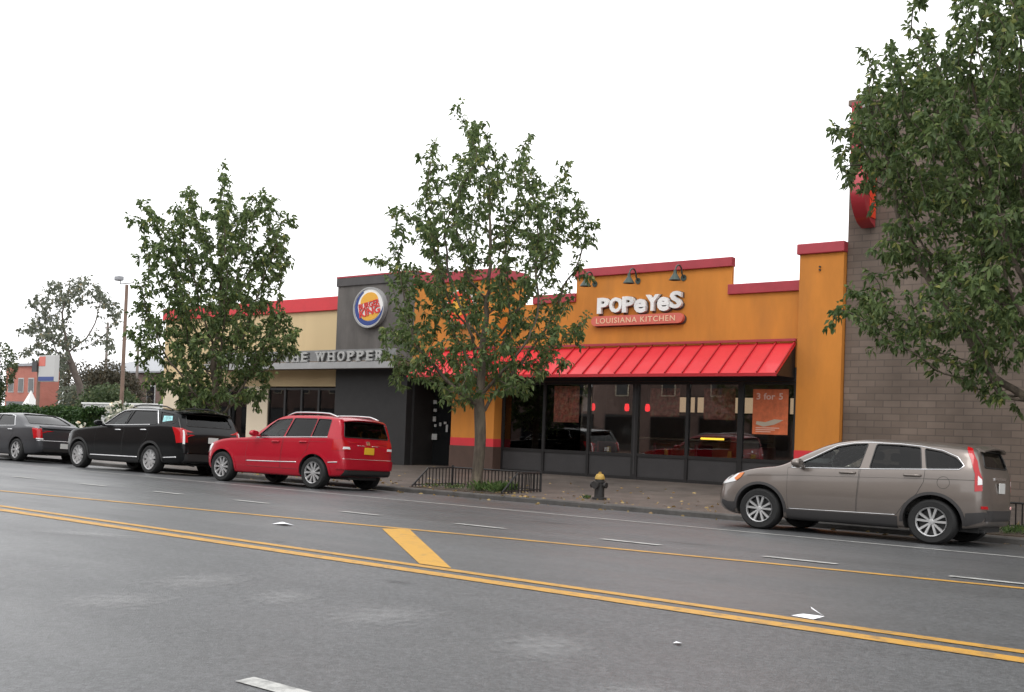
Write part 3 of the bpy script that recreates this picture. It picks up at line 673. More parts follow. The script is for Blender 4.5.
def bun(sgn):
    ct, st_ = math.cos(.17), math.sin(.17); P = []
    if sgn > 0: base = [(-.43, .2), (.43, .2)]+[(.43*math.cos(a), .2+.32*math.sin(a)) for a in [math.pi*i/20 for i in range(1, 20)]]
    else: base = [(-.43, -.23)]+[(-.43*math.cos(a)*.98, -.23-.22*math.sin(a)) for a in [math.pi*i/20 for i in range(1, 20)]]+[(.43, -.23)]
    return [(LX+.05+a*ct-b*st_, LZ+a*st_+b*ct) for a, b in base]
MB().prism(bun(1), LY-.175, LY-.161).build('bun_top', M['bun'], lg); MB().prism(bun(-1), LY-.176, LY-.162).build('bun_bottom', M['bun'], lg)
mb = MB(); put_text(mb, 'BURGER', 1.0, .21, LX-.46, LZ-.09, LY-.19, .02, bold=.022, tilt=.17); put_text(mb, 'KING', 1.0, .27, LX-.41, LZ-.36, LY-.19, .02, bold=.03, tilt=.17)
mb.build('lettering', M['sign_red'], lg, fix=False)
# ------------------------------------------------------------------ tall block building on the right
tall = thing('tall_building', 'tall windowless brown block wall building beside the orange pier', 'building', (2, YB, ZB))
MB().box(-10.385, 26, YB+.05, YB+25, bz, 9.55).build('wall', M['block_wall'], tall)
MB().bbox(-10.45, 26.05, YB-.03, YB+25.05, 9.55, 9.7, .02).build('parapet_cap', M['brown_wall'], tall)
bl = thing('blade_sign', 'rounded red projecting sign with orange lit face high on brown wall', 'sign', (-9.9, YB, 6.4))
P = []
for i in range(21):
    t = i/20; P.append((YB-.02-.8*math.sin(math.pi*t)**.55, 6.42+1.6*t))
MB().prism_x(P, -10.02, -9.68).build('sign_body', mat('blade_red', (.34, .02, .03), .35, coat=.3), bl, smooth=True)
MB().box(-10.15, -9.98, YB-.30, YB-.02, 8.03, 9.5).build('upper_panel', M['white_dim'], bl); MB().box(-10.2, -9.98, YB-.42, YB-.301, 8.03, 9.5).build('upper_edge', M['red_cap'], bl)
MB().box(-9.678, -9.66, YB-.42, YB-.06, 6.62, 7.75).build('sign_face', M['badge_red'], bl)

# ------------------------------------------------------------------ trees
def leaf_quads(P, Dv, L, W, rg, fold=.35, droop=.5):
    """numpy: P base points, Dv directions -> folded leaves"""
    n = len(P); D = Dv/np.linalg.norm(Dv, axis=1, keepdims=True)
    rv = rg.normal(size=(n, 3)); S = np.cross(D, rv); S /= np.linalg.norm(S, axis=1, keepdims=True)+1e-9
    U = np.cross(S, D); U *= np.sign(U[:, 2:3]+1e-9)
    L = L*(.65+.7*rg.random((n, 1))); Wd = W*(.65+.7*rg.random((n, 1)))
    mid = P+D*L*.45
    dn = np.zeros((n, 3)); dn[:, 2] = -1
    tip = P+D*L+dn*L*droop*.45
    a = mid+S*Wd*.5+U*Wd*fold*.5; b = mid-S*Wd*.5+U*Wd*fold*.5
    m2 = P+D*L*.78+dn*L*droop*.2
    c = m2+S*Wd*.3+U*Wd*fold*.25; e = m2-S*Wd*.3+U*Wd*fold*.25
    V = np.stack([P, a, c, tip, e, b], 1).reshape(-1, 3)
    idx = np.arange(n)*6
    F = np.concatenate([np.stack([idx, idx+1, idx+2, idx+3], 1), np.stack([idx, idx+3, idx+4, idx+5], 1)])
    return V, F
def mesh_np(name, V, F, m, parent=None, smooth=False):
    me = bpy.data.meshes.new(name); me.vertices.add(len(V)); me.vertices.foreach_set('co', V.astype(np.float32).ravel())
    k = F.shape[1]; me.loops.add(F.size); me.loops.foreach_set('vertex_index', F.astype(np.int32).ravel())
    me.polygons.add(len(F)); me.polygons.foreach_set('loop_start', (np.arange(len(F))*k).astype(np.int32))
    me.update(calc_edges=True); me.validate()
    if smooth: me.polygons.foreach_set('use_smooth', [True]*len(me.polygons))
    me.materials.append(m); o = bpy.data.objects.new(name, me); COL.objects.link(o)
    if parent is not None: o.parent = parent
    return o
def make_tree(name, label, base, lobes, ppm, px0, py0, seed, natt=900, step=.2, trunk_r=.12, trunk_h=1.6, leafL=.13, leafW=.065, per=10, mleaf='leaf', mbark='bark', lean=(0, 0), infl=1.1, kill=.32, spread=.16, crownR=None, group=None, twig_r=.022, droop=.5):
    rg = np.random.default_rng(seed)
    bx, by, bz_ = base
    view = Vector((bx, by, 0)).normalized(); lat = Vector((view.y, -view.x, 0))
    t = thing(name, label, 'tree', base, group=group)
    # crown volume: lobes laid out across the crown, filled in depth to a round plan
    L = [((x-px0)/ppm, (py0-y)/ppm, r/ppm) for x, y, r in lobes]
    rad = {}
    def halfw(z):
        v = [abs(a)+r*.8 for a, b, r in L if abs(b-z) < r*1.1]
        return max(v) if v else .5
    wts = np.array([r**1.9 for a, b, r in L]); wts /= wts.sum()
    att = []
    while len(att) < natt:
        i = rg.choice(len(L), p=wts); a, b, r = L[i]
        p = rg.normal(size=3); p /= np.linalg.norm(p); p *= r*rg.random()**.4
        la = a+p[0]; z = b+p[1]; hw = halfw(z)*.9
        dm = math.sqrt(max(hw*hw-a*a, 0))
        de = p[2]+(rg.random()*2-1)*max(dm-r*.6, 0)
        att.append(Vector((lat.x*la+view.x*de, lat.y*la+view.y*de, z)))
    # grow
    nodes = []; par = []
    n0 = max(2, int(trunk_h/step))
    for i in range(n0+1):
        f = i/n0; nodes.append(Vector((lean[0]*f*f+.03*math.sin(f*5+seed), lean[1]*f*f+.02*math.cos(f*4+seed), trunk_h*f))); par.append(i-1)
    alive = list(att)
    for itn in range(140):
        if not alive: break
        kd = kdtree.KDTree(len(nodes))
        for i, p in enumerate(nodes): kd.insert(p, i)
        kd.balance()
        acc = {}; keep = []; near = 1e9
        for a in alive:
            co, i, dist = kd.find(a)
            if dist < kill: continue
            keep.append(a)
            near = min(near, dist)
            lim = max(infl, 0)
            if dist < lim or itn < 25 or True:
                v = (a-co).normalized()
                if i in acc: acc[i] = (acc[i][0]+v, acc[i][1]+1)
                else: acc[i] = (v.copy(), 1)
        alive = keep
        added = 0
        for i, (v, c) in acc.items():
            if v.length < .05*c+1e-6: v = v+Vector(rg.normal(size=3)*.3)
            dv = v.normalized()
            if par[i] >= 0: dv = (dv+(nodes[i]-nodes[par[i]]).normalized()*.45)
            dv = (dv.normalized()+Vector((0, 0, .08))+Vector(rg.normal(size=3)*.12)).normalized()
            q = nodes[i]+dv*step
            co, j, dist = kd.find(q)
            if dist < step*.3: continue
            nodes.append(q); par.append(i); added += 1
        if not added: break
    print('TREE', name, n0, len(nodes), len(alive))
    n = len(nodes); ch = [[] for _ in range(n)]
    for i in range(n):
        if par[i] >= 0: ch[par[i]].append(i)
    rad = [0]*n
    for i in range(n-1, -1, -1):
        if not ch[i]: rad[i] = .0075
        else: rad[i] = sum(rad[c]**2.25 for c in ch[i])**(1/2.25)
    raw = rad; pw = math.log(.0065/trunk_r)/math.log(.0075/rad[0])
    rad = [trunk_r*(r/raw[0])**pw for r in raw]
    rad[0] = trunk_r*1.35; rad[1] = max(rad[1], trunk_r*1.08)
    mb = MB(); done = [False]*n
    starts = [0]
    while starts:
        s = starts.pop(); chain = [s] if par[s] < 0 else [par[s], s]
        cur = s
        while ch[cur]:
            best = max(ch[cur], key=lambda c: rad[c])
            for c in ch[cur]:
                if c != best: starts.append(c)
            chain.append(best); cur = best
        rr = [rad[i] for i in chain]
        if par[s] >= 0: rr[0] = rr[1]
        if len(chain) >= 2: mb.tube([nodes[i] for i in chain], rr, 9 if rr[0] > .05 else 5, caps=False)
    mb.build('trunk', M[mbark], t, world=False, smooth='all', fix=False)
    # leaves
    tw = [i for i in range(n) if raw[i] < twig_r and par[i] >= 0]
    P = []; D = []
    for i in tw:
        dirn = np.array((nodes[i]-nodes[par[i]]).normalized())
        kk = per+(4 if not ch[i] else 0)
        c = np.array(nodes[i])
        # a couple of short shoots, each with a drooping whorl of leaves
        for s in range(2):
            sd_ = dirn*.7+rg.normal(size=3)*.7; sd_[2] += .1; sd_ /= np.linalg.norm(sd_)
            ce = c+sd_*spread*(.5+rg.random())
            m_ = kk//2
            off = rg.normal(size=(m_, 3)); off /= np.linalg.norm(off, axis=1, keepdims=True)
            Pp = c+(ce-c)*rg.random((m_, 1))+rg.normal(size=(m_, 3))*.02
            dd = off*.9+sd_*.5; dd[:, 2] -= droop
            P.append(Pp); D.append(dd)
    P = np.concatenate(P); D = np.concatenate(D)
    V, F = leaf_quads(P, D, leafL, leafW, rg)
    mesh_np('crown', V, F, M[mleaf], t)
    return t
ZT = zwalk(18.8)
make_tree('street_tree', 'leafy street tree in the fenced pit in front of the orange entrance', (-15.83, 18.75, zwalk(18.75)),
    [(478,330,62),(420,300,42),(398,340,26),(540,320,38),(440,240,42),(520,240,48),(470,190,36),(390,262,24),(560,215,24),(420,150,12),(418,180,20),(452,122,12),(462,150,22),(512,138,10),(508,175,24),(556,158,11),(552,190,20),(577,235,18),(572,328,16),(384,225,10),(480,385,34),(420,375,26),(535,362,22),(450,398,16),(400,385,14),(410,225,22),(455,112,8),(440,118,7),(575,270,14),(398,365,20),(440,360,30),(510,372,26),(550,345,20),(465,405,12)],
    44, 478, 490, 11, natt=1350, step=.19, trunk_r=.13, trunk_h=1.9, leafL=.125, leafW=.06, per=15, kill=.26)
make_tree('street_tree', 'full street tree behind the black and red vehicles at the cream building', (-25.7, 18.8, ZT),
    [(213,190,14),(217,225,28),(250,215,20),(182,222,22),(148,225,15),(165,265,30),(213,280,45),(262,262,26),(148,308,20),(190,330,42),(240,330,42),(275,338,20),(158,352,20),(215,375,36),(255,368,16),(185,388,14),(200,402,24),(232,398,20),(270,232,16),(284,213,5),(135,232,8),(140,332,12),(212,170,6),(180,200,8),(258,195,7),(165,385,18),(210,385,30),(250,385,22),(145,350,14),(280,350,14),(215,412,16)],
    35.1, 213, 469.6, 23, natt=1600, step=.2, trunk_r=.13, trunk_h=1.5, leafL=.14, leafW=.07, per=16, kill=.28)
make_tree('street_tree', 'large street tree at the right edge in front of the brown block wall', (-4.1, 18.8, ZT),
    [(870,140,36),(862,95,20),(856,150,22),(880,75,22),(905,70,26),(858,30,7),(866,55,12),(868,85,22),(862,110,22),(885,120,30),(850,150,16),(900,95,22),(915,25,14),(922,60,20),(955,20,14),(950,55,22),(975,15,14),(990,30,22),(1005,60,30),(1015,15,22),(930,100,42),(900,180,40),(960,160,66),(1000,80,58),(1040,20,60),(985,265,56),(905,245,28),(872,300,30),(838,312,16),(890,335,26),(935,330,32),(1000,330,45),(975,385,18),(1008,400,18),(1060,200,90),(1110,300,70),(1130,120,90),(1080,370,40),(1160,220,70),(985,-30,45),(1060,-60,60),(1000,180,70),(850,115,14),(845,175,8),(1100,-20,60),(1040,-90,30)],
    62.7, 1042, 536, 37, natt=3600, step=.18, trunk_r=.18, trunk_h=2.2, leafL=.125, leafW=.058, per=15, kill=.24)
# far tree with open arching crown
make_tree('bare_tree', 'tall sparse tree with an open arching crown behind the parking lot', (-78.5, 45, ZB),
    [(80,290,12),(62,296,14),(100,298,10),(48,310,13),(46,335,14),(42,355,11),(60,342,15),(66,362,12),(112,308,7),(75,345,9),(54,325,14),(92,290,10),(72,300,12),(116,322,5),(110,345,5)],
    12.8, 86, 433, 5, natt=1000, step=.45, trunk_r=.26, trunk_h=3.2, leafL=.24, leafW=.14, per=12, mleaf='leaf_grey', mbark='far_bark', kill=.6, spread=.4, twig_r=.02)
def bush(name, label, c, r, n, m, leafL=.12, leafW=.07, seed=1, lumps=9, stem=True, cat='shrub', group=None, extra=None):
    rg = np.random.default_rng(seed); t = thing(name, label, cat, c, group=group)
    r = np.array(r); lc = rg.normal(size=(lumps, 3)); lc /= np.linalg.norm(lc, axis=1, keepdims=True); lc *= .55*rg.random((lumps, 1))**.5
    lr = .35+.25*rg.random(lumps)
    k = rg.integers(0, lumps, n); o = rg.normal(size=(n, 3)); o /= np.linalg.norm(o, axis=1, keepdims=True)
    p = lc[k]+o*lr[k][:, None]*(.55+.45*rg.random((n, 1))**.5)
    P = p*r; P[:, 2] += r[2]; P[:, 2] = np.maximum(P[:, 2], .03)
    D = o+rg.normal(size=(n, 3))*.7; V, F = leaf_quads(P, D, leafL, leafW, rg); mesh_np('foliage', V, F, M[m], t)
    mb = MB()
    for i in range(5):
        e = lc[i % lumps]*r; mb.tube([(e[0]*.1, e[1]*.1, 0), (e[0]*.6, e[1]*.6, r[2]*.8), (e[0], e[1], r[2]+e[2])], [.05*r[2], .03*r[2], .012*r[2]], 6)
    mb.build('stem', M['far_bark'], t, world=False)
    if extra:
        ne, me_ = extra; k = rg.integers(0, lumps, ne); o = rg.normal(size=(ne, 3)); o /= np.linalg.norm(o, axis=1, keepdims=True); o[:, 1] = -abs(o[:, 1])
        P = (lc[k]+o*lr[k][:, None]*1.03)*r; P[:, 2] += r[2]; V, F = leaf_quads(P, o+rg.normal(size=(ne, 3))*.5, .16, .14, rg); mesh_np('blossom', V, F, M[me_], t)
    return t
# clipped hedge along the lot
hg = thing('hedge', 'long clipped dark green hedge behind the parked sedan', 'hedge', (-56, YB+.2, ZB))
rg = np.random.default_rng(3); n = 26000
P = np.stack([rg.uniform(-13, 11.2, n), rg.uniform(-.5, .5, n), rg.uniform(.05, 1.55, n)], 1)
face = rg.random(n); P[:, 1] = np.where(face < .55, -.5+.08*rg.normal(size=n), P[:, 1]); P[:, 2] = np.where(face > .7, 1.52+.06*rg.normal(size=n)+.08*np.sin(P[:, 0]*1.7), P[:, 2])
P[:1800, 0] = 11.1+.08*rg.normal(size=1800)
D = rg.normal(size=(n, 3)); D[:, 1] -= .6; D[:, 2] += .3
V, F = leaf_quads(P, D, .13, .08, rg); mesh_np('foliage', V, F, M['leaf_hedge'], hg)
MB().box(-13, 10.9, -.36, .40, 0, 1.40).build('hedge_core', M['leaf_hedge'], hg, world=False)
bush('flowering_shrub', 'shrub covered with white blossom above the black vehicle bonnet', (-42.9, YB+.6, ZB), (2.2, .9, .95), 5000, 'leaf_hedge', seed=4, extra=(900, 'flower'))
bush('flowering_shrub', 'slim white flowering stem beside the dark hedge end', (-44.6, YB-.6, ZB), (.3, .3, .55), 250, 'leaf_hedge', seed=5, lumps=4, extra=(70, 'flower'))
bush('green_shrub', 'bright green bush in front of the brown brick building by the cream wall', (-50.5, 36, ZB), (3.0, 2, 1.9), 5000, 'leaf_light', .22, .14, seed=6)
bush('green_shrub', 'dull green bush left of the light pole behind the white sign', (-66, 40, ZB), (3.6, 2, 2.0), 4500, 'leaf_far', .25, .15, seed=8)
bush('green_shrub', 'hazy olive bush between the white sign and the sparse tree', (-84.5, 49, ZB), (4.2, 2, 2.5), 7000, 'leaf_grey', .22, .13, seed=15)
bush('green_tree', 'dim olive tree mass behind the leaning trunk of the sparse tree', (-96, 55, ZB), (4.0, 2, 3.2), 7000, 'leaf_brown', .24, .14, seed=16, cat='tree')
bush('brown_tree', 'dark brownish bushy tree in front of the brown brick building', (-72.5, 44, ZB), (3.1, 2.4, 3.0), 9000, 'leaf_brown', .2, .11, seed=9, cat='tree')
bush('green_tree', 'green tree cut by the left picture edge beside the red building', (-96.3, 46, ZB), (3.2, 3.0, 4.7), 9000, 'leaf_far', .28, .16, seed=10, cat='tree')
bush('green_tree', 'grey green tree crown behind the red building roof', (-124, 66, ZB), (5.5, 3.0, 5.2), 6000, 'leaf_grey', .32, .2, seed=12, cat='tree')
# background buildings
rb = thing('brick_building', 'small bright red brick building far left beyond the hedge', 'building', (-117, 61, ZB))
MB().box(-120.5, -113.6, 60, 62.5, bz, 6.5).build('wall', M['red_brick'], rb); MB().box(-120.7, -113.4, 59.8, 62.7, 6.5, 6.8).build('roof', M['grey_roof'], rb)
for x in (-119.2, -117.0, -114.8): f_ = MB().box(x-.6, x+.6, 59.93, 59.99, 3.6, 5.2).build('window', M['white_dim'], rb); MB().box(x-.5, x+.5, 59.90, 59.929, 3.7, 5.1).build('pane', M['dark_glass'], f_)
MB().box(-120, -114, 59.9, 59.99, .2, 2.6).build('shop_window', M['dark_glass'], rb)
bb = thing('brick_building', 'long brown brick building with grey roof behind the light pole', 'building', (-95, 61, ZB))
MB().box(-104, -80, 60, 75, bz, 5.6).build('wall', M['brown_brick'], bb)
mb = MB(); mb.prism_x([(59.6, 5.6), (59.6, 5.75), (67.5, 7.8), (75.4, 5.75), (75.4, 5.6)], -104.3, -79.7); mb.build('roof', M['grey_roof'], bb)
for x in (-100, -96, -92, -88, -84): f_ = MB().box(x-.7, x+.7, 59.93, 59.99, 2.4, 4.4).build('window', M['white_dim'], bb); MB().box(x-.6, x+.6, 59.90, 59.929, 2.5, 4.3).build('pane', M['dark_glass'], f_)
# light pole, utility poles, sign
lp = thing('light_pole', 'tall brown parking lot pole with a floodlight on its cross arm', 'lamp post', (-55, 34, ZB))
MB().tube([(-55, 34, ZB), (-55, 34, 8.6)], [.12, .09], 10).build('pole', M['wood_pole'], lp, smooth=True)
mb = MB(); mb.tube([(-55.65, 34, 8.85), (-55.65, 34, 8.68), (-54.35, 34, 8.68), (-54.35, 34, 8.8)], .035, 6); mb.build('cross_arm', M['silver'], lp)
f_ = MB().bbox(-55.95, -55.45, 33.75, 34.1, 8.86, 9.12, .06).build('floodlight', M['grey_roof'], lp); MB().tube([(-55.65, 34, 8.68), (-55.65, 34, 8.9)], .03, 6).build('bracket', M['silver'], f_)
for i, (x, y, h, lab) in enumerate(((-98.5, 59, 10.6, 'distant wooden utility pole with short cross arm left of the light pole'), (-93.0, 59, 8.2, 'shorter distant utility pole just left of the light pole'))):
    t = thing('utility_pole', lab, 'pole', (x, y, ZB)); MB().tube([(x, y, ZB), (x, y, h)], [.16, .12], 8).build('pole', M['pole_grey'], t)
    MB().box(x-.5, x+.5, y-.06, y+.06, h-.6, h-.48).build('cross_arm', M['pole_grey'], t)
ps = thing('pole_sign', 'white pole sign with blue base stripe beyond the hedge', 'sign', (-63.2, 34, ZB))
MB().bbox(-64.1, -62.2, 33.9, 34.2, 3.15, 4.75, .03).build('sign_panel', M['white_dim'], ps); MB().box(-64.05, -62.25, 33.885, 33.899, 3.2, 3.45).build('blue_stripe', M['logo_blue'], ps)
MB().box(-64.05, -63.3, 33.885, 33.899, 4.1, 4.68).build('red_mark', M['sign_pink'], ps)
mb = MB(); mb.tube([(-64.3, 34.05, ZB), (-64.3, 34.05, 4.4)], .11, 8); mb.build('post', M['wood_pole'], ps)
MB().box(-64.72, -64.15, 33.8, 33.86, 3.75, 4.4).build('dark_sign', M['sign_dark'], ps)
def wire(label, z, y, dz):
    mb = MB(); mb.tube([(-150+5*i, y, z-1.2*(1-((i-5.7)/5.7)**2)*.5+dz*i/11.4) for i in range(12)], .025, 4); return tag(mb.build('overhead_wire', M['pole_grey']), label, 'wire')
wire('upper thin overhead wire running from the tall utility pole past the left edge', 10.1, 59, 0); wire('lower thin overhead wire running from the tall utility pole past the left edge', 8.9, 59.2, 0)
lw = thing('low_wall', 'long low white wall behind the flowering shrub', 'wall', (-60, 38, ZB))
MB().box(-66, -54.5, 38, 38.2, bz, 1.95).build('wall_panel', M['white_dim'], lw); MB().bbox(-66.1, -54.4, 37.95, 38.25, 1.95, 2.05, .01).build('coping', M['white'], lw)
tn = thing('canopy_tent', 'small white peaked canopy tent beyond the hedge', 'tent', (-84.2, 44, ZB))
mb = MB(); mb.add([(-84.8, 43.4, 1.5), (-83.6, 43.4, 1.5), (-83.6, 44.6, 1.5), (-84.8, 44.6, 1.5), (-84.2, 44, 3.1)], [(0, 1, 4), (1, 2, 4), (2, 3, 4), (3, 0, 4)]); mb.build('tent_top', M['white'], tn)
for x in (-84.75, -83.65):
    for y in (43.45, 44.55): MB().tube([(x, y, ZB), (x, y, 1.5)], .03, 6).build('leg', M['silver'], tn)

# ------------------------------------------------------------------ street furniture
hx, hy = -12.62, 18.9
hz = zwalk(hy)
hy_t = thing('fire_hydrant', 'black fire hydrant with yellow top on the pavement near the kerb', 'hydrant', (hx, hy, hz))
MB().lathe([(0, 0), (.15, 0), (.15, .04), (.105, .05), (.10, .34), (.12, .35), (.12, .38), (.1, .39), (.1, .42), (0, .42)], (hx, hy, hz), 20).build('barrel', M['hyd_black'], hy_t, smooth=True)
MB().lathe([(0, .421), (.105, .421), (.1, .47), (.075, .52), (.03, .54), (.03, .57), (0, .575)], (hx, hy, hz), 20).build('bonnet', M['hyd_yellow'], hy_t, smooth=True)
for a, rr_, ln in ((math.pi, .055, .2), (0, .05, .17), (-math.pi/2, .065, .19)):
    dx, dy = math.cos(a), math.sin(a)
    MB().tube([(hx+dx*.06, hy+dy*.06, hz+.3), (hx+dx*(ln-.04), hy+dy*(ln-.04), hz+.3), (hx+dx*(ln-.039), hy+dy*(ln-.039), hz+.3), (hx+dx*ln, hy+dy*ln, hz+.3)], [rr_, rr_, rr_+.014, rr_+.012], 14).build('nozzle_cap', M['hyd_black'], hy_t, smooth=True)
def pit(xc, label, label2, w_=2.66, y0=18.16, y1=19.65, fence_h=.44, both=True):
    z = zwalk(19)
    mb = MB(); mb.box(xc-w_/2, xc+w_/2, y0, y1, z-.06, zwalk(18.2)+.012); s = mb.build('soil_bed', M['soil']); tag(s, kind='structure')
    f = thing('pit_fence', label, 'fence', (xc, y1, z))
    xa, xb = xc-w_/2, xc+w_/2
    def panel(p0, p1, nb, name, slope=False):
        m_ = MB(); p0 = Vector(p0); p1 = Vector(p1)
        def H(t): return fence_h if (not slope or t < .62) else fence_h*(1-(t-.62)/.38*.92)
        K = [p0.lerp(p1, t)+Vector((0, 0, H(t))) for t in (0, .62, 1)]; m_.tube(K, .02, 6)
        m_.tube([p0+Vector((0, 0, .06)), p1+Vector((0, 0, .06))], .012, 6)
        for i in range(nb+1):
            t = i/nb; q = p0.lerp(p1, t); m_.tube([q, q+Vector((0, 0, H(t)))], .013, 5)
        m_.build(name, M['black_metal'], f, world=True)
    panel((xa, y1, z), (xb, y1, z), 26, 'back_panel')
    panel((xa, y1, z), (xa, y0+.1, z-.02), 12, 'side_panel', True); panel((xb, y1, z), (xb, y0+.1, z-.02), 12, 'side_panel', True)
    for x in (xa, xb): MB().tube([(x, y1, z-.02), (x, y1, z+fence_h+.05)], .028, 8).build('post', M['black_metal'], f)
    return z
z = pit(-16.05, 'low black iron fence around the middle street tree pit', '')
z = pit(-4.3, 'low black iron fence around the pit at the right edge behind the silver brown vehicle', '')
def grass(name, x0, x1, y0, y1, n, seed, hh=.22):
    rg = np.random.default_rng(seed); P = np.stack([rg.uniform(x0, x1, n), rg.uniform(y0, y1, n), np.zeros(n)], 1)
    P[:, 0] += .15*np.sin(P[:, 0]*9); P[:, 2] = zwalk(18.2)+.01
    D = rg.normal(size=(n, 3))*.35; D[:, 2] = 1
    V, F = leaf_quads(P, D, hh, .016, rg, droop=.6); o = mesh_np(name, V, F, M['grass']); return tag(o, 'short green weeds growing in a tree pit', 'grass', kind='stuff')
grass('grass', -15.6, -14.95, 18.35, 19.2, 260, 1, .3); grass('grass', -17.2, -15.8, 18.3, 19.5, 160, 2, .12)
grass('grass', -5.4, -3.2, 18.3, 19.5, 500, 4, .16); grass('grass', -12.85, -12.7, 18.75, 18.95, 60, 6, .1)
# fallen leaves and litter
rg = np.random.default_rng(77); n = 520
P = np.stack([rg.uniform(-24, -3, n), 17.3+rg.gamma(1.6, 1.3, n), np.zeros(n)], 1); P = P[P[:, 1] < 26]
P[:, 2] = [(zwalk(y) if y > YG+.02 else zroad(y))+.008 for y in P[:, 1]]
D = rg.normal(size=(len(P), 3)); D[:, 2] = .08*rg.random(len(P)); V, F = leaf_quads(P, D, .09, .05, rg, fold=.1, droop=0); tag(mesh_np('leaf_litter', V, F, M['dead_leaf']), 'fallen brown leaves scattered over the pavement and gutter', 'leaves', kind='stuff')
def litter(name, label, x, y, pts, m=M['paper'], cat='litter'):
    z = zroad(y)+.006 if y < YG else zwalk(y)+.006
    mb = MB()
    for quad in pts: mb.add([(x+a, y+b, z+c) for a, b, c in quad], [tuple(range(len(quad)))])
    return tag(mb.build(name, m), label, cat)
litter('paper_scrap', 'folded white paper strip lying on the double yellow line', -2.62, 6.22, [[(-.10, -.04, 0), (.05, -.07, .0), (.09, .0, .015), (-.05, .02, .01)], [(.09, .0, .015), (.05, .04, .02), (-.07, .17, .035), (-.04, .12, .03)]])
litter('paper_scrap', 'small white paper scrap inside the turn bay left of the yellow bar', -9.28, 7.73, [[(-.1, -.06, 0), (.12, -.05, .02), (.14, .06, .0), (-.08, .07, .02)]])
litter('paper_scrap', 'crumpled white paper by the right kerb behind the silver brown vehicle', -3.2, 17.5, [[(-.18, -.1, 0), (.15, -.1, .06), (.18, .12, .03), (-.1, .12, .12)], [(-.18, -.1, 0), (-.1, .12, .12), (.0, .05, .16), (.15, -.1, .06)]])
litter('paper_scrap', 'tiny white paper bit in the gutter beside the crumpled paper', -3.75, 17.2, [[(-.07, -.05, 0), (.08, -.05, .02), (.07, .05, .03), (-.06, .05, .01)]])
litter('paper_scrap', 'tiny white speck of paper on the near lane below the double line', -2.78, 4.93, [[(-.018, -.018, 0), (.02, -.015, .006), (.016, .018, .0), (-.018, .016, .004)]])
for px, py, sx, sy in ((-6.1, 4.41, .42, .5), (-5.82, 3.61, .42, .42), (-5.23, 4.4, .32, .38), (-4.37, 4.39, .4, .46), (-3.23, 4.4, .36, .46), (-8.9, 5.3, .9, .2), (-2.4, 3.9, .25, .25), (-7.6, 3.3, 1.2, .9)):
    patch_decal('road_stain', px, py, sx, sy, M['fade'], rz=rnd.random())
for px, py, sx, sy in ((-5.15, 5.33, .2, .07), (-6.15, 11.12, .5, .1), (-9.0, 12.4, .6, .2), (-7.6, 6.3, .12, .08), (-11.5, 15.3, 1.2, .25)):
    patch_decal('road_stain', px, py, sx, sy, M['oil'], rz=rnd.random()*.3)
# ------------------------------------------------------------------ unseen shop rows behind the viewer, added to shape glass and paint reflections
M['base_light'] = mat('base_light', (.3, .27, .23), .8, var=.15)
def unseen_shop_row(x0, x1, h, m, label):
    t = thing('brick_building', label, 'building', ((x0+x1)/2, -18, -.2))
    MB().box(x0, x1, -30, -18, -.2, h).build('wall', M[m], t); MB().bbox(x0-.1, x1+.1, -30.1, -17.85, h, h+.3, .02).build('parapet_cap', M['brown_base'], t)
    n = int((x1-x0)/4)
    for i in range(n):
        xa = x0+(i+.5)*(x1-x0)/n
        f_ = MB().box(xa-1.5, xa+1.5, -17.99, -17.9, .1, 2.8).build('shop_window', M['black_metal'], t); MB().box(xa-1.4, xa+1.4, -17.899, -17.88, .5, 2.6).build('pane', M['dark_glass'], f_)
        for z in (4.2, 7.2):
            if z+1.6 < h: f_ = MB().box(xa-.6, xa+.6, -17.99, -17.93, z, z+1.6).build('window', M['pale_stucco'], t); MB().box(xa-.5, xa+.5, -17.929, -17.9, z+.1, z+1.5).build('pane', M['dark_glass'], f_)
unseen_shop_row(-150, -31, 10.5, 'brown_brick', 'brown brick shop row across the street, seen only as a reflection'); unseen_shop_row(-30.8, -4, 6.6, 'base_light', 'tall pale brown shop block across the street, seen only as a reflection'); unseen_shop_row(-3.8, 40, 4.6, 'brown_brick', 'low brown shop row across the street, seen only as a reflection')
# ------------------------------------------------------------------ cars
def pchip(xs, ys):
    xs = np.array(xs, float); ys = np.array(ys, float); o = np.argsort(xs); xs = xs[o]; ys = ys[o]
    h = np.diff(xs); dl = np.diff(ys)/h; m = np.zeros(len(xs))
    for i in range(1, len(xs)-1):
        if dl[i-1]*dl[i] > 0:
            w1, w2 = 2*h[i]+h[i-1], h[i]+2*h[i-1]; m[i] = (w1+w2)/(w1/dl[i-1]+w2/dl[i])
    m[0] = dl[0]; m[-1] = dl[-1]
    def f(x):
        x = min(max(x, xs[0]), xs[-1]); i = min(max(int(np.searchsorted(xs, x))-1, 0), len(h)-1)
        t = (x-xs[i])/h[i]; return float((2*t**3-3*t**2+1)*ys[i]+(t**3-2*t**2+t)*h[i]*m[i]+(-2*t**3+3*t**2)*ys[i+1]+(t**3-t**2)*h[i]*m[i+1])
    return f
def tempobj(v, f):
    me = bpy.data.meshes.new('tmp'); me.from_pydata([tuple(p) for p in v], [], f)
    bm = bmesh.new(); bm.from_mesh(me); bmesh.ops.recalc_face_normals(bm, faces=bm.faces); bm.to_mesh(me); bm.free()
    o = bpy.data.objects.new('tmp', me); COL.objects.link(o); return o
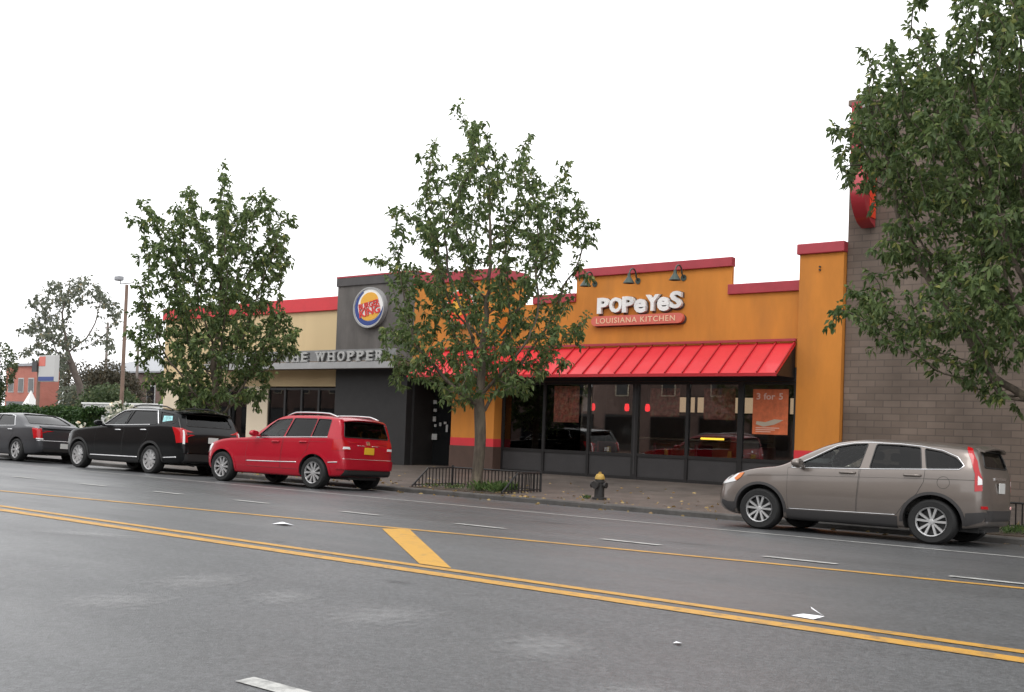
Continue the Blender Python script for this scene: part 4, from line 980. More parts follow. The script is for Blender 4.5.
def boolean(o, cutters):
    for c in cutters:
        md = o.modifiers.new('b', 'BOOLEAN'); md.operation = 'DIFFERENCE'; md.solver = 'EXACT'; md.object = c
    dg = bpy.context.evaluated_depsgraph_get(); dg.update()
    me = bpy.data.meshes.new_from_object(o.evaluated_get(dg))
    o.modifiers.clear()
    for c in cutters: bpy.data.objects.remove(c)
    return me
class Car:
    def __init__(s, spec): s.sp = spec; s.P = {k: pchip(*zip(*spec[k])) for k in ('zt', 'zb', 'zs', 'wm')}
    def section(s, x, ins=0., zfloor=None):
        P = s.P; sp = s.sp
        zt = P['zt'](x)-ins; zb = P['zb'](x)+ins*.5; wm = P['wm'](x)-ins
        if zfloor is not None: zb = zfloor
        zs = min(P['zs'](x), zt-.03); ws = wm-sp.get('shoulder', .035)
        crown = sp.get('crown', .05)
        zr = max(zt-crown, zs+.012); wr = max(ws-sp.get('tumble', .38)*max(zr-zs-.02, 0)-.02, .1)
        zm = zb+(zs-zb)*.55
        zl = zb+(zs-zb)*.22
        K = [(0, zb), (wm-.07, zb), (wm-.015, zl), (wm, zm), (ws, zs), (wr, zr), (0, zt)]
        rad = [0, .05, .1, .2, sp.get('rs', .06), sp.get('rr', .1), 0]; nn = [0, 4, 4, 5, 5, 6, 0]
        out = [K[0], ((wm-.07)*.5, zb)]
        for i in range(1, 6):
            A, B, C = [Vector(q) for q in (K[i-1], K[i], K[i+1])]
            la, lc = (A-B).length, (C-B).length
            ra, rc = min(rad[i], la*.45), min(rad[i], lc*.45)
            p = B+(A-B).normalized()*ra if la > 1e-6 else B; q = B+(C-B).normalized()*rc if lc > 1e-6 else B
            for j in range(nn[i]):
                t = j/(nn[i]-1); out.append(tuple(p*(1-t)**2+B*2*t*(1-t)+q*t*t))
            if i == 3:
                l0 = Vector(out[-1]); A2, B2, C2 = Vector(K[3]), Vector(K[4]), Vector(K[5]); l1 = B2+(A2-B2).normalized()*min(rad[4], (A2-B2).length*.45)
                for t in (.33, .67): out.append(tuple(l0.lerp(l1, t)))
            if i == 4:
                l0 = Vector(out[-1]); A2, B2 = Vector(K[4]), Vector(K[5]); l1 = B2+(A2-B2).normalized()*min(rad[5], (A2-B2).length*.45)
                for t in (.2, .4, .6, .8): out.append(tuple(l0.lerp(l1, t)))
        a = Vector(out[-1]); b = Vector(K[6])
        for t in (.33, .67): out.append((a.lerp(b, t).x, a.lerp(b, t).y+.012*(1-abs(2*t-1))))
        out.append(K[6]); return out
    def loft(s, stations, ins=0., zfloor=None):
        V = []; F = []; n = None
        for x in stations:
            h = s.section(x, ins, zfloor); ring = [(x, y, z) for y, z in h]+[(x, -y, z) for y, z in h[-2:0:-1]]
            n = len(ring); V += ring
        for i in range(len(stations)-1):
            for j in range(n): F.append((i*n+j, i*n+(j+1) % n, (i+1)*n+(j+1) % n, (i+1)*n+j))
        F.append(tuple(range(n))); F.append(tuple((len(stations)-1)*n+j for j in range(n)))
        return V, F
    def setup(s):
        sp = s.sp; xr, xf = sp['zt'][0][0], sp['zt'][-1][0]
        xs = set()
        t = np.linspace(0, 1, 15)**1.7
        for q in t: xs.add(round(xr+q*.75, 4)); xs.add(round(xf-q*.75, 4))
        for q in np.arange(xr+.75, xf-.75, .055): xs.add(round(float(q), 4))
        s.xs = sorted(xs)
        o = tempobj(*s.loft(s.xs)); s.base = o
        me = o.data; me.polygons.foreach_set('use_smooth', [True]*len(me.polygons))
        s.bvh = BVHTree.FromPolygons([v.co for v in me.vertices], [tuple(p.vertices) for p in me.polygons])
        s.vn = [v.normal.copy() for v in me.vertices]; s.co = [v.co.copy() for v in me.vertices]; s.pol = [tuple(p.vertices) for p in me.polygons]
        # end caps count as flat: drop them from vertex normals
        acc = [Vector((0, 0, 0)) for _ in s.co]
        for p in list(me.polygons)[:-2]:
            for i in p.vertices: acc[i] += p.normal*p.area**.5
        s.vn = [a.normalized() if a.length > 1e-9 else v for a, v in zip(acc, s.vn)]
    def nrm(s, loc, idx):
        p = s.pol[idx]
        if len(p) > 4: return Vector((1 if loc.x > 0 else -1, 0, 0))
        w = poly_3d_calc([s.co[i] for i in p], loc); n = Vector((0, 0, 0))
        for a, i in zip(w, p): n += s.vn[i]*a
        return n.normalized()
    def hit(s, kind, a, b, side=1):
        if kind == 'side': o, dd = Vector((a, 3*side, b)), Vector((0, -side, 0))
        elif kind == 'front': o, dd = Vector((5, a, b)), Vector((-1, 0, 0))
        elif kind == 'rear': o, dd = Vector((-5, a, b)), Vector((1, 0, 0))
        else: o, dd = Vector((a, b, 4)), Vector((0, 0, -1))
        loc, n, i, dist = s.bvh.ray_cast(o, dd)
        if loc is None: return None
        return loc, s.nrm(loc, i)
    def patch(s, name, m, kind, poly, parent, off=.004, side=1, grid=.05, smooth_edge=True, rnd_=0):
        poly = round_poly(poly, rnd_) if rnd_ else poly
        pts = [Vector(p) for p in poly]; B = []
        for i, p in enumerate(pts):
            q = pts[(i+1) % len(pts)]; k = max(1, int((q-p).length/grid))
            for j in range(k): B.append(p.lerp(q, j/k))
        nb = len(B); xs_ = [p.x for p in B]; ys_ = [p.y for p in B]
        inner = []
        x = min(xs_)+grid*.5
        while x < max(xs_):
            y = min(ys_)+grid*.5
            while y < max(ys_):
                q = Vector((x, y))
                if inside(B, q) and min((q-b).length_squared for b in B) > (grid*.45)**2: inner.append(q)
                y += grid
            x += grid
        vs, es, fs, *_r = delaunay_2d_cdt(B+inner, [], [list(range(nb))], 1, 1e-6)
        V = []; Nn = []; ok = []
        for v in vs:
            h = s.hit(kind, v.x, v.y, side)
            if h is None: ok.append(False); V.append(Vector((0, 0, 0))); Nn.append(Vector((0, 0, 1)))
            else: ok.append(True); V.append(h[0]); Nn.append(h[1])
        F = [f for f in fs if all(ok[i] for i in f)]
        n = len(V); VV = [p+q*off for p, q in zip(V, Nn)]; NN = list(Nn); FF = []
        ax = {'side': Vector((0, side, 0)), 'front': Vector((1, 0, 0)), 'rear': Vector((-1, 0, 0)), 'top': Vector((0, 0, 1))}[kind]
        for f in F:
            nn_ = (VV[f[1]]-VV[f[0]]).cross(VV[f[2]]-VV[f[0]])
            FF.append(tuple(f) if nn_.dot(ax) > 0 else tuple(f[::-1]))
        nskirt = 0
        if off > .0005:
            ed = set()
            for f in FF:
                for i in range(len(f)): ed.add((f[i], f[(i+1) % len(f)]))
            bd = [e for e in ed if (e[1], e[0]) not in ed]; mp = {}
            for a, b in bd:
                for i in (a, b):
                    if i not in mp: mp[i] = len(VV); VV.append(V[i]-Nn[i]*.003); NN.append(Nn[i])
                FF.append((a, mp[a], mp[b], b)); nskirt += 1
        me = bpy.data.meshes.new(name); me.from_pydata([tuple(p) for p in VV], [], FF)
        me.polygons.foreach_set('use_smooth', [True]*(len(FF)-nskirt)+[False]*nskirt)
        me.update()
        cn = []
        for p in me.polygons:
            for vi in p.vertices: cn.append(tuple(NN[vi]) if p.index < len(FF)-nskirt else tuple(p.normal))
        me.normals_split_custom_set(cn)
        me.materials.append(m); o = bpy.data.objects.new(name, me); COL.objects.link(o); o.parent = parent
        return o
    def strip(s, name, m, pts, parent, r=.006, side=1, closed=False, off=0., flat=None, kind='side', step=.04):
        Q = [Vector(p) for p in pts]
        if closed: Q.append(Q[0])
        out = []
        for i in range(len(Q)-1):
            k = max(1, int((Q[i+1]-Q[i]).length/step))
            for j in range(k): out.append(Q[i].lerp(Q[i+1], j/k))
        out.append(Q[-1]); P = []
        for q in out:
            h = s.hit(kind, q.x, q.y, side)
            if h: P.append(h[0]+h[1]*off)
        mb = MB(); mb.tube(P, r, 6)
        return mb.build(name, m, parent, world=False, smooth='all')
def inside(B, q):
    c = False; j = len(B)-1
    for i in range(len(B)):
        if (B[i].y > q.y) != (B[j].y > q.y) and q.x < (B[j].x-B[i].x)*(q.y-B[i].y)/(B[j].y-B[i].y+1e-12)+B[i].x: c = not c
        j = i
    return c
def round_poly(poly, r, n=4):
    out = []; k = len(poly)
    for i in range(k):
        A, B, C = Vector(poly[i-1]), Vector(poly[i]), Vector(poly[(i+1) % k])
        ra, rc = min(r, (A-B).length*.4), min(r, (C-B).length*.4); p = B+(A-B).normalized()*ra; q = B+(C-B).normalized()*rc
        for j in range(n+1):
            t = j/n; v = p*(1-t)**2+B*2*t*(1-t)+q*t*t; out.append((v.x, v.y))
    return out
def make_wheel(root, x, y, side, r, zc, rimr, style, width=.22, sq=.94):
    """axle along y; outer face towards side"""
    hubm = MB()
    hubm.lathe([(rimr*.97, .02), (rimr*.97, -.16), (rimr*.90, -.16), (rimr*.88, -.075), (0, -.075)], (0, 0, 0), 28, 'y')
    tm = MB(); w2 = width
    prof = [(rimr*.985, -.005), (rimr*1.04, .012), (r*.9, .016), (r*.965, -.002), (r, -.03), (r, -w2+.03), (r*.965, -w2+.0), (rimr*1.02, -w2), (rimr*.96, -w2*.8)]
    tm.lathe(prof, (0, 0, 0), 40, 'y')
    rm = MB()
    rm.lathe([(rimr*.90, -.03), (rimr*.93, .004), (rimr*1.0, .008), (rimr*1.0, -.03)], (0, 0, 0), 40, 'y', close=True)
    rm.lathe([(0, .0), (rimr*.16, -.002), (rimr*.2, -.02), (rimr*.2, -.045), (0, -.045)], (0, 0, 0), 20, 'y')
    def spoke(a, w0, w1, r0_, r1_, y0=-.012, y1=-.004, da=0):
        ca, sa = math.cos(a), math.sin(a); cb, sb = math.cos(a+da), math.sin(a+da); V = []
        for (rr_, ww, yy, c_, s_) in ((r0_, w0, y0, ca, sa), (r1_, w1, y1, cb, sb)):
            for e in (-1, 1):
                for dep in (0, -.028):
                    ww_ = ww if dep == 0 else ww*1.25
                    V.append((c_*rr_-s_*e*ww_/2, yy+dep, s_*rr_+c_*e*ww_/2))
        rm.add(V, [(0, 2, 6, 4), (1, 5, 7, 3), (0, 4, 5, 1), (2, 3, 7, 6), (0, 1, 3, 2), (4, 6, 7, 5)])
    if style == 'twin5':
        for k in range(5):
            for e in (-1, 1): spoke(2*math.pi*k/5+.35+e*.2, .026*rimr/.22, .036*rimr/.22, rimr*.14, rimr*.95, da=e*.06)
    elif style == 'ten':
        for k in range(10): spoke(2*math.pi*k/10, .026, .055, rimr*.15, rimr*.96)
    elif style == 'block5':
        for k in range(5):
            a = 2*math.pi*k/5
            for e in (-1, 1): spoke(a+e*.18, .07, .055, rimr*.12, rimr*.62, da=e*.1); spoke(a+e*.28, .055, .10, rimr*.58, rimr*.96, da=e*.07)
    else:
        for k in range(7): spoke(2*math.pi*k/7, .05, .06, rimr*.15, rimr*.96)
    def fin(mb, name, m, par):
        mb.v = [(px+x, (py*side if side > 0 else -py)+y, pz*sq+zc) for px, py, pz in mb.v]
        return mb.build(name, m, par, world=False, smooth=True)
    wh = fin(hubm, 'wheel', M['rim_dark'], root); fin(tm, 'tyre', M['tyre'], wh); fin(rm, 'rim', M['rim'], wh)
def arc_poly(cx, cz, r0_, r1_, a0, a1, n=20, sq=1.):
    P = [(cx+r1_*math.cos(a0+(a1-a0)*i/n), cz+r1_*sq*math.sin(a0+(a1-a0)*i/n)) for i in range(n+1)]
    Q = [(cx+r0_*math.cos(a0+(a1-a0)*i/n), cz+r0_*sq*math.sin(a0+(a1-a0)*i/n)) for i in range(n+1)]
    return P+Q[::-1]
def finish_body(car, root, m):
    sp = car.sp; wb = sp['wb']; cut = []
    for x in (wb/2, -wb/2):
        for sd in (-1, 1):
            mb = MB(); n = 36; ra = sp['arch']; y0, y1 = (sp['W']/2-.34, sp['W']/2+.3)
            ring = [(x+ra*math.cos(2*math.pi*i/n), sp['zc']+ra*sp.get('sq', .94)*math.sin(2*math.pi*i/n)) for i in range(n)]
            mb.prism(ring, y0*sd, y1*sd); cut.append(tempobj(mb.v, mb.f))
    if 'cabin' in sp:
        a, b = sp['cabin']; xs = [float(q) for q in np.linspace(a, b, 40)]
        cut.append(tempobj(*car.loft(xs, .06, .34)))
    for poly, tint in sp['side_windows']:
        for sd in (-1, 1):
            mb = MB(); mb.prism(round_poly(poly, .03), .35*sd, 1.4*sd); cut.append(tempobj(mb.v, mb.f))
    if 'windshield' in sp:
        mb = MB(); mb.prism_x(round_poly(sp['windshield'], .05), sp['ws_x'], 4); cut.append(tempobj(mb.v, mb.f))
    if 'rear_glass' in sp:
        mb = MB(); mb.prism_x(round_poly(sp['rear_glass'], .05), -4, sp['rg_x']); cut.append(tempobj(mb.v, mb.f))
    me = boolean(car.base, cut)
    bpy.data.objects.remove(car.base)
    me.materials.clear(); me.materials.append(m); me.materials.append(M['rim_dark'])
    cn = []; mi = []
    for p in me.polygons:
        c, nn_, idx, dist = car.bvh.find_nearest(p.center)
        outer = dist < .006 and abs(nn_.dot(p.normal)) > .75
        for vi in p.vertices:
            co = me.vertices[vi].co
            if outer:
                l, n2, i2, d2 = car.bvh.find_nearest(co); q = car.nrm(l, i2)
                cn.append(tuple(q) if q.dot(p.normal) > .3 else tuple(p.normal))
            else: cn.append(tuple(p.normal))
        mi.append(0 if dist < .02 else 1)
    me.polygons.foreach_set('use_smooth', [True]*len(me.polygons)); me.polygons.foreach_set('material_index', mi)
    me.update(); me.normals_split_custom_set(cn)
    o = bpy.data.objects.new('body', me); me.name = 'body'; COL.objects.link(o); o.parent = root
    return o
def mirror_part(root, car, x, z, paintm, sd, w=.24, h=.15):
    hit_ = car.hit('side', x, z-.03, sd); y = abs(hit_[0].y)
    mb = MB(); bm = bmesh.new(); bmesh.ops.create_icosphere(bm, subdivisions=3, radius=1)
    for v in bm.verts:
        c = v.co; c.x = max(c.x, -.55) if c.x < 0 else c.x
        v.co = Vector((x+c.x*.10+.02, sd*(y+.17+c.y*w/2), z+.03+c.z*h/2*(1 if c.z < 0 else .9)))
    mb.bm(bm); mb.tube([(x-.01, sd*(y-.02), z-.03), (x+.0, sd*(y+.12), z-.005)], .028, 8)
    o = mb.build('wing_mirror', paintm, root, world=False, smooth='all'); return o
def seats(root, car, xs, zfloor=.42, w=.62):
    sp = car.sp
    for x in xs:
        for y in (-.38, .38):
            mb = MB(); mb.bbox(x-.25, x+.25, y-.24, y+.24, zfloor, zfloor+.2, .05); mb.bbox(x-.36, x-.2, y-.23, y+.23, zfloor+.15, sp['zs_mid']+.12, .05)
            mb.bbox(x-.36, x-.25, y-.13, y+.13, sp['zs_mid']+.17, sp['zs_mid']+.30, .04)
            mb.build('seat', M['seat'], root, world=False, smooth=True)
    MB().bbox(sp['dash_x']-.12, sp['dash_x']+.22, -.68, .68, .7, sp['zs_mid']+.02, .05).build('dashboard', M['black_trim'], root, world=False, smooth=True)
    mb = MB(); n = 20; P = [(sp['dash_x']-.27+.05*math.sin(2*math.pi*i/n), .38+.18*math.cos(2*math.pi*i/n), sp['zs_mid']+.02+.17*math.sin(2*math.pi*i/n)) for i in range(n+1)]
    mb.tube(P, .014, 6); mb.build('steering_wheel', M['black_trim'], root, world=False)
def plate(root, m, x, y, z, tilt=0, w=.31, h=.15, mark=None):
    mb = MB(); mb.bbox(x-.008, x+.004, y-w/2, y+w/2, z-h/2, z+h/2, .004); o = mb.build('number_plate', m, root, world=False)
    return o

def remap(spec, fx):
    out = {}
    for k, v in spec.items():
        if k in ('zt', 'zb', 'zs', 'wm'): out[k] = [(fx(x), q) for x, q in v]
        elif k == 'side_windows': out[k] = [([(fx(x), z) for x, z in p], t) for p, t in v]
        elif k == 'doors': out[k] = [([(fx(x), z) for x, z in p], (fx(h[0]), h[1]), m) for p, h, m in v]
        elif k == 'patches': out[k] = [(a, b, kd, [(fx(x), z) for x, z in p] if kd == 'side' else p, o, bo) for a, b, kd, p, o, bo in v]
        elif k == 'strips': out[k] = [(a, b, [(fx(x), z) for x, z in p], r) for a, b, p, r in v]
        elif k in ('rg_x',): out[k] = fx(v)
        elif k == 'cabin': out[k] = (fx(v[0]), v[1])
        elif k == 'rails': out[k] = (fx(v[0]),)+tuple(v[1:])
        elif k == 'spoiler': out[k] = (fx(v[0]),)+tuple(v[1:])
        else: out[k] = v
    return out
def build_suv(spec, name, label, cat, loc, rot, paintm):
    car = Car(spec); root = thing(name, label, cat, loc, rot); car.setup()
    wb, sq = spec['wb'], spec.get('sq', .94)
    # panels and lamps are laid on the untouched shell before the openings are cut
    for nm, m, kind, poly, off, both in spec['patches']:
        for sd in ((1, -1) if both and kind == 'side' else (1,)):
            polys = [poly]
            if kind in ('rear', 'front') and both: polys = [poly, [(-y, z) for y, z in poly]]
            for pp in polys: car.patch(nm, M[m] if m != 'PAINT' else paintm, kind, pp, root, off, sd, grid=.035)
    for sd in (1, -1):
        for i, (poly, tint) in enumerate(spec['side_windows']):
            g_ = car.patch('side_window', M[tint], 'side', round_poly(poly, .03), root, -.008, sd, grid=.06)
            for (pts) in [round_poly(poly, .03)]: car.strip('window_trim', M['black_trim'], pts, g_, .009, sd, closed=True)
        for nm, m, pts, r in spec['strips']: car.strip(nm, M[m], pts, root, r, sd)
        for i, (door, handle, hm) in enumerate(spec['doors']):
            dr_ = car.patch('door', paintm, 'side', door, root, .0022, sd, grid=.045)
            car.strip('door_seam', M['black_trim'], door, dr_, .0035, sd, closed=True)
            h0 = car.hit('side', handle[0], handle[1], sd)[0]
            mb = MB(); yy = abs(h0.y)
            mb.tube([(handle[0]+.12, sd*(yy-.005), handle[1]), (handle[0]+.09, sd*(yy+.03), handle[1]+.005), (handle[0]-.09, sd*(yy+.03), handle[1]+.008), (handle[0]-.12, sd*(yy-.005), handle[1]+.006)], .017, 8)
            mb.build('handle', M[hm] if hm != 'PAINT' else paintm, dr_, world=False, smooth='all')
        if 'fuel' in spec and sd == 1:
            fx, fz = spec['fuel']; car.strip('fuel_flap', M['black_trim'], [(fx+.085*math.cos(2*math.pi*i/20), fz+.085*math.sin(2*math.pi*i/20)) for i in range(20)], root, .003, sd, closed=True)
        mx_, mz_ = spec['mirror']; mirror_part(root, car, mx_, mz_, M[spec['mirror_mat']] if spec['mirror_mat'] != 'PAINT' else paintm, sd)
        for x in (wb/2, -wb/2):
            if spec.get('clad'):
                car.patch('arch_trim', M[spec['clad']] if spec['clad'] != 'PAINT' else paintm, 'side', arc_poly(x, spec['zc'], spec['arch']+.001, spec['arch']+spec.get('clad_w', .055), R(-3), R(183), 24, sq), root, .012, sd, grid=.05)
        for x in (wb/2, -wb/2):
            yy = sd*(spec['W']/2-.025); make_wheel(root, x, yy, sd, spec['tyre_r'], spec['zc'], spec['rim_r'], spec['wheel'], sq=sq)
    ws = car.patch('windshield', M['car_glass'], 'front', round_poly(spec['windshield'], .05), root, -.008, grid=.08)
    car.strip('window_trim', M['black_trim'], round_poly(spec['windshield'], .05), ws, .012, closed=True, kind='front')
    rg_ = car.patch('rear_window', M['tint_glass'], 'rear', round_poly(spec['rear_glass'], .05), root, -.008, grid=.08)
    car.strip('window_trim', M['black_trim'], round_poly(spec['rear_glass'], .05), rg_, .012, closed=True, kind='rear')
    for nm, m, kind, pts, r in spec.get('strips2', []): car.strip(nm, M[m], pts, root, r, 1, kind=kind)
    seats(root, car, spec['seat_x'])
    for pm, kind, y, z in spec['plates']:
        h = car.hit(kind, y, z)[0]; sgn = -1 if kind == 'rear' else 1
        plate(root, M[pm], h.x+sgn*.014, y, z)
    if 'rails' in spec:
        xa, xb, inset, m = spec['rails']
        for sd in (1, -1):
            P = []
            for i in range(13):
                t = i/12; x = xa+(xb-xa)*t; zt = car.P['zt'](x); P.append((x, sd*inset, zt-.02+.055*min(1, 6*t, 6*(1-t))))
            mb = MB(); mb.tube(P, .018, 8)
            mb.build('roof_rail', M[m], root, world=False, smooth='all')
    if 'spoiler' in spec:
        xs_, zs_, wd, ln = spec['spoiler']; mb = MB()
        pr_ = [(xs_+.1, zs_+.005), (xs_-ln*.4, zs_+.012), (xs_-ln, zs_-.03), (xs_-ln+.01, zs_-.05), (xs_-ln*.4, zs_-.035), (xs_+.1, zs_-.04)]
        V = []; nseg = 10
        for i in range(nseg+1):
            y = -wd/2+wd*i/nseg; e = 1-.3*(abs(2*i/nseg-1))**3; zz_ = -.05*(abs(2*i/nseg-1))**2.5
            V += [(xs_+(x-xs_)*e, y, z+zz_) for x, z in pr_]
        n6 = len(pr_); F = [tuple(range(n6)), tuple(nseg*n6+j for j in range(n6))]
        for i in range(nseg):
            for j in range(n6): F.append((i*n6+j, i*n6+(j+1) % n6, (i+1)*n6+(j+1) % n6, (i+1)*n6+j))
        mb.add(V, F); mb.build('spoiler', M[spec.get('spoiler_mat')] if spec.get('spoiler_mat') else paintm, root, world=False, smooth=True)
    # exhaust and underbody
    mb = MB(); mb.box(-wb/2-.55, wb/2+.4, -.55, .55, spec['zc']-.12, spec['zc']-.02); mb.build('underbody', M['rim_dark'], root, world=False)
    mb = MB(); mb.tube([(spec['zt'][0][0]+.35, .5, spec['zc']-.08), (spec['zt'][0][0]+.08, .5, spec['zc']-.1)], .03, 10); mb.build('exhaust_pipe', M['rim_dark'], root, world=False)
    finish_body(car, root, paintm)
    return root, car
def place(xc, yc, yaw_deg):
    return (xc, yc, zroad(yc)), (math.atan(SL), 0, math.pi+R(yaw_deg))

# --- silver brown crossover on the right
CRV = dict(W=1.82, wb=2.63, zc=.318, arch=.405, tyre_r=.338, rim_r=.222, wheel='twin5', zs_mid=1.0, tumble=.36, crown=.05, shoulder=.03, rr=.12, sq=.94,
    zt=[(-2.31, .58), (-2.29, .78), (-2.23, 1.0), (-2.12, 1.10), (-2.0, 1.23), (-1.9, 1.36), (-1.82, 1.425), (-1.6, 1.45), (-1.0, 1.485), (-.5, 1.495), (-.2, 1.49), (.05, 1.465), (.3, 1.405), (.55, 1.30), (.8, 1.17), (.98, 1.075), (1.12, 1.035), (1.4, 1.0), (1.65, .94), (1.85, .85), (1.97, .75), (2.04, .64), (2.07, .52)],
    zb=[(-2.31, .42), (-2.2, .32), (-1.8, .26), (-1, .2), (1, .2), (1.75, .21), (2.0, .30), (2.07, .38)],
    zs=[(-2.31, .54), (-2.25, .80), (-2.1, .98), (-1.8, 1.05), (-1.2, 1.045), (-.3, 1.01), (.85, .965), (1.3, .93), (1.6, .87), (1.85, .78), (2.0, .62), (2.07, .48)],
    wm=[(-2.31, .42), (-2.26, .58), (-2.15, .73), (-1.95, .83), (-1.5, .895), (-.5, .91), (1.0, .91), (1.5, .9), (1.75, .865), (1.92, .78), (2.02, .66), (2.07, .52)],
    side_windows=[([(.80, 1.0), (.5, 1.135), (.14, 1.33), (-.1, 1.38), (-.32, 1.395), (-.25, 1.03)], 'car_glass'), ([(-.40, 1.035), (-.45, 1.395), (-.8, 1.39), (-1.09, 1.365), (-1.15, 1.065)], 'tint_glass'), ([(-1.22, 1.07), (-1.155, 1.355), (-1.4, 1.315), (-1.6, 1.235), (-1.70, 1.14), (-1.68, 1.09)], 'tint_glass')],
    windshield=[(-.66, 1.09), (.66, 1.09), (.54, 1.42), (-.54, 1.42)], ws_x=.05, rear_glass=[(-.58, 1.12), (.58, 1.12), (.48, 1.36), (-.48, 1.36)], rg_x=-1.75, cabin=(-1.75, .86), seat_x=(-.05, -1.0), dash_x=.55,
    doors=[([(.87, .985), (.86, .6), (.84, .37), (-.22, .37), (-.235, .7), (-.25, 1.01)], (-.08, .945), 'PAINT'), ([(-.27, 1.015), (-.25, .7), (-.235, .37), (-.82, .39), (-.93, .55), (-1.1, .7), (-1.19, .88), (-1.2, 1.05)], (-1.03, .955), 'PAINT')],
    fuel=(-1.46, .88), mirror=(.62, 1.03), mirror_mat='PAINT', clad='cladding', clad_w=.045,
    patches=[('tail_light', 'red_lens', 'side', [(-1.70, 1.40), (-1.78, 1.375), (-1.90, 1.2), (-1.99, 1.07), (-2.09, .97), (-2.11, .79), (-1.90, .78), (-1.88, 1.02), (-1.79, 1.22)], .012, True),
        ('reversing_light', 'clear_lens', 'side', [(-1.97, 1.0), (-2.08, .95), (-2.095, .88), (-1.98, .87)], .016, True),
        ('headlight', 'clear_lens', 'side', [(1.95, .67), (1.72, .85), (1.62, .865), (1.74, .73)], .01, True),
        ('indicator', 'amber', 'side', [(1.68, .855), (1.60, .868), (1.66, .79), (1.74, .735), (1.77, .77)], .013, True),
        ('headlight', 'clear_lens', 'front', [(.50, .62), (.78, .70), (.78, .82), (.52, .76)], .008, True),
        ('grille', 'black_trim', 'front', [(-.48, .50), (.48, .50), (.48, .73), (-.48, .73)], .008, False),
        ('rocker_trim', 'cladding', 'side', [(.86, .2), (.87, .345), (-.83, .365), (-.83, .2)], .012, True),
        ('bumper_trim', 'cladding', 'side', [(1.76, .24), (1.76, .40), (1.86, .40), (1.95, .43), (1.96, .37), (1.88, .28)], .01, True),
        ('bumper_trim', 'cladding', 'side', [(-1.76, .29), (-1.76, .47), (-2.2, .50), (-2.22, .44), (-2.1, .36)], .01, True),
        ('bumper_trim', 'cladding', 'rear', [(-.66, .37), (.66, .37), (.62, .52), (-.62, .52)], .01, False),
        ('reflector', 'red_lens', 'side', [(-2.1, .54), (-2.24, .54), (-2.23, .58), (-2.1, .58)], .012, True),
        ('badge', 'chrome', 'rear', [(-.3, .95), (.3, .95), (.3, .985), (-.3, .985)], .014, False)],
    strips=[('chrome_trim', 'chrome', [(.82, .985), (.3, 1.0), (-.25, 1.015), (-1.2, 1.055), (-1.66, 1.075), (-1.72, 1.13), (-1.62, 1.25), (-1.41, 1.335), (-1.1, 1.385), (-.8, 1.41), (-.33, 1.415), (-.1, 1.4), (.15, 1.35), (.5, 1.155), (.82, .995)], .009),
        ('body_line', 'black_trim', [(1.55, .83), (.87, .865), (-.22, .892), (-1.2, .92), (-1.88, .935)], .0035), ('sill_trim', 'chrome', [(.84, .358), (0, .37), (-.8, .382)], .006)],
    plates=[('plate_w', 'rear', 0, .84)], spoiler=(-1.78, 1.435, 1.1, .2))
CRV = remap(CRV, lambda x: (1.75+(x-1.75)*1.35 if x > 1.75 else x) if x > -1.85 else -1.85+(x+1.85)*.36)
l, r_ = place(-6.20, 16.62, 0)
build_suv(CRV, 'parked_car', 'silver brown crossover parked beneath the large tree at right', 'car', l, r_, M['paint_brown'])

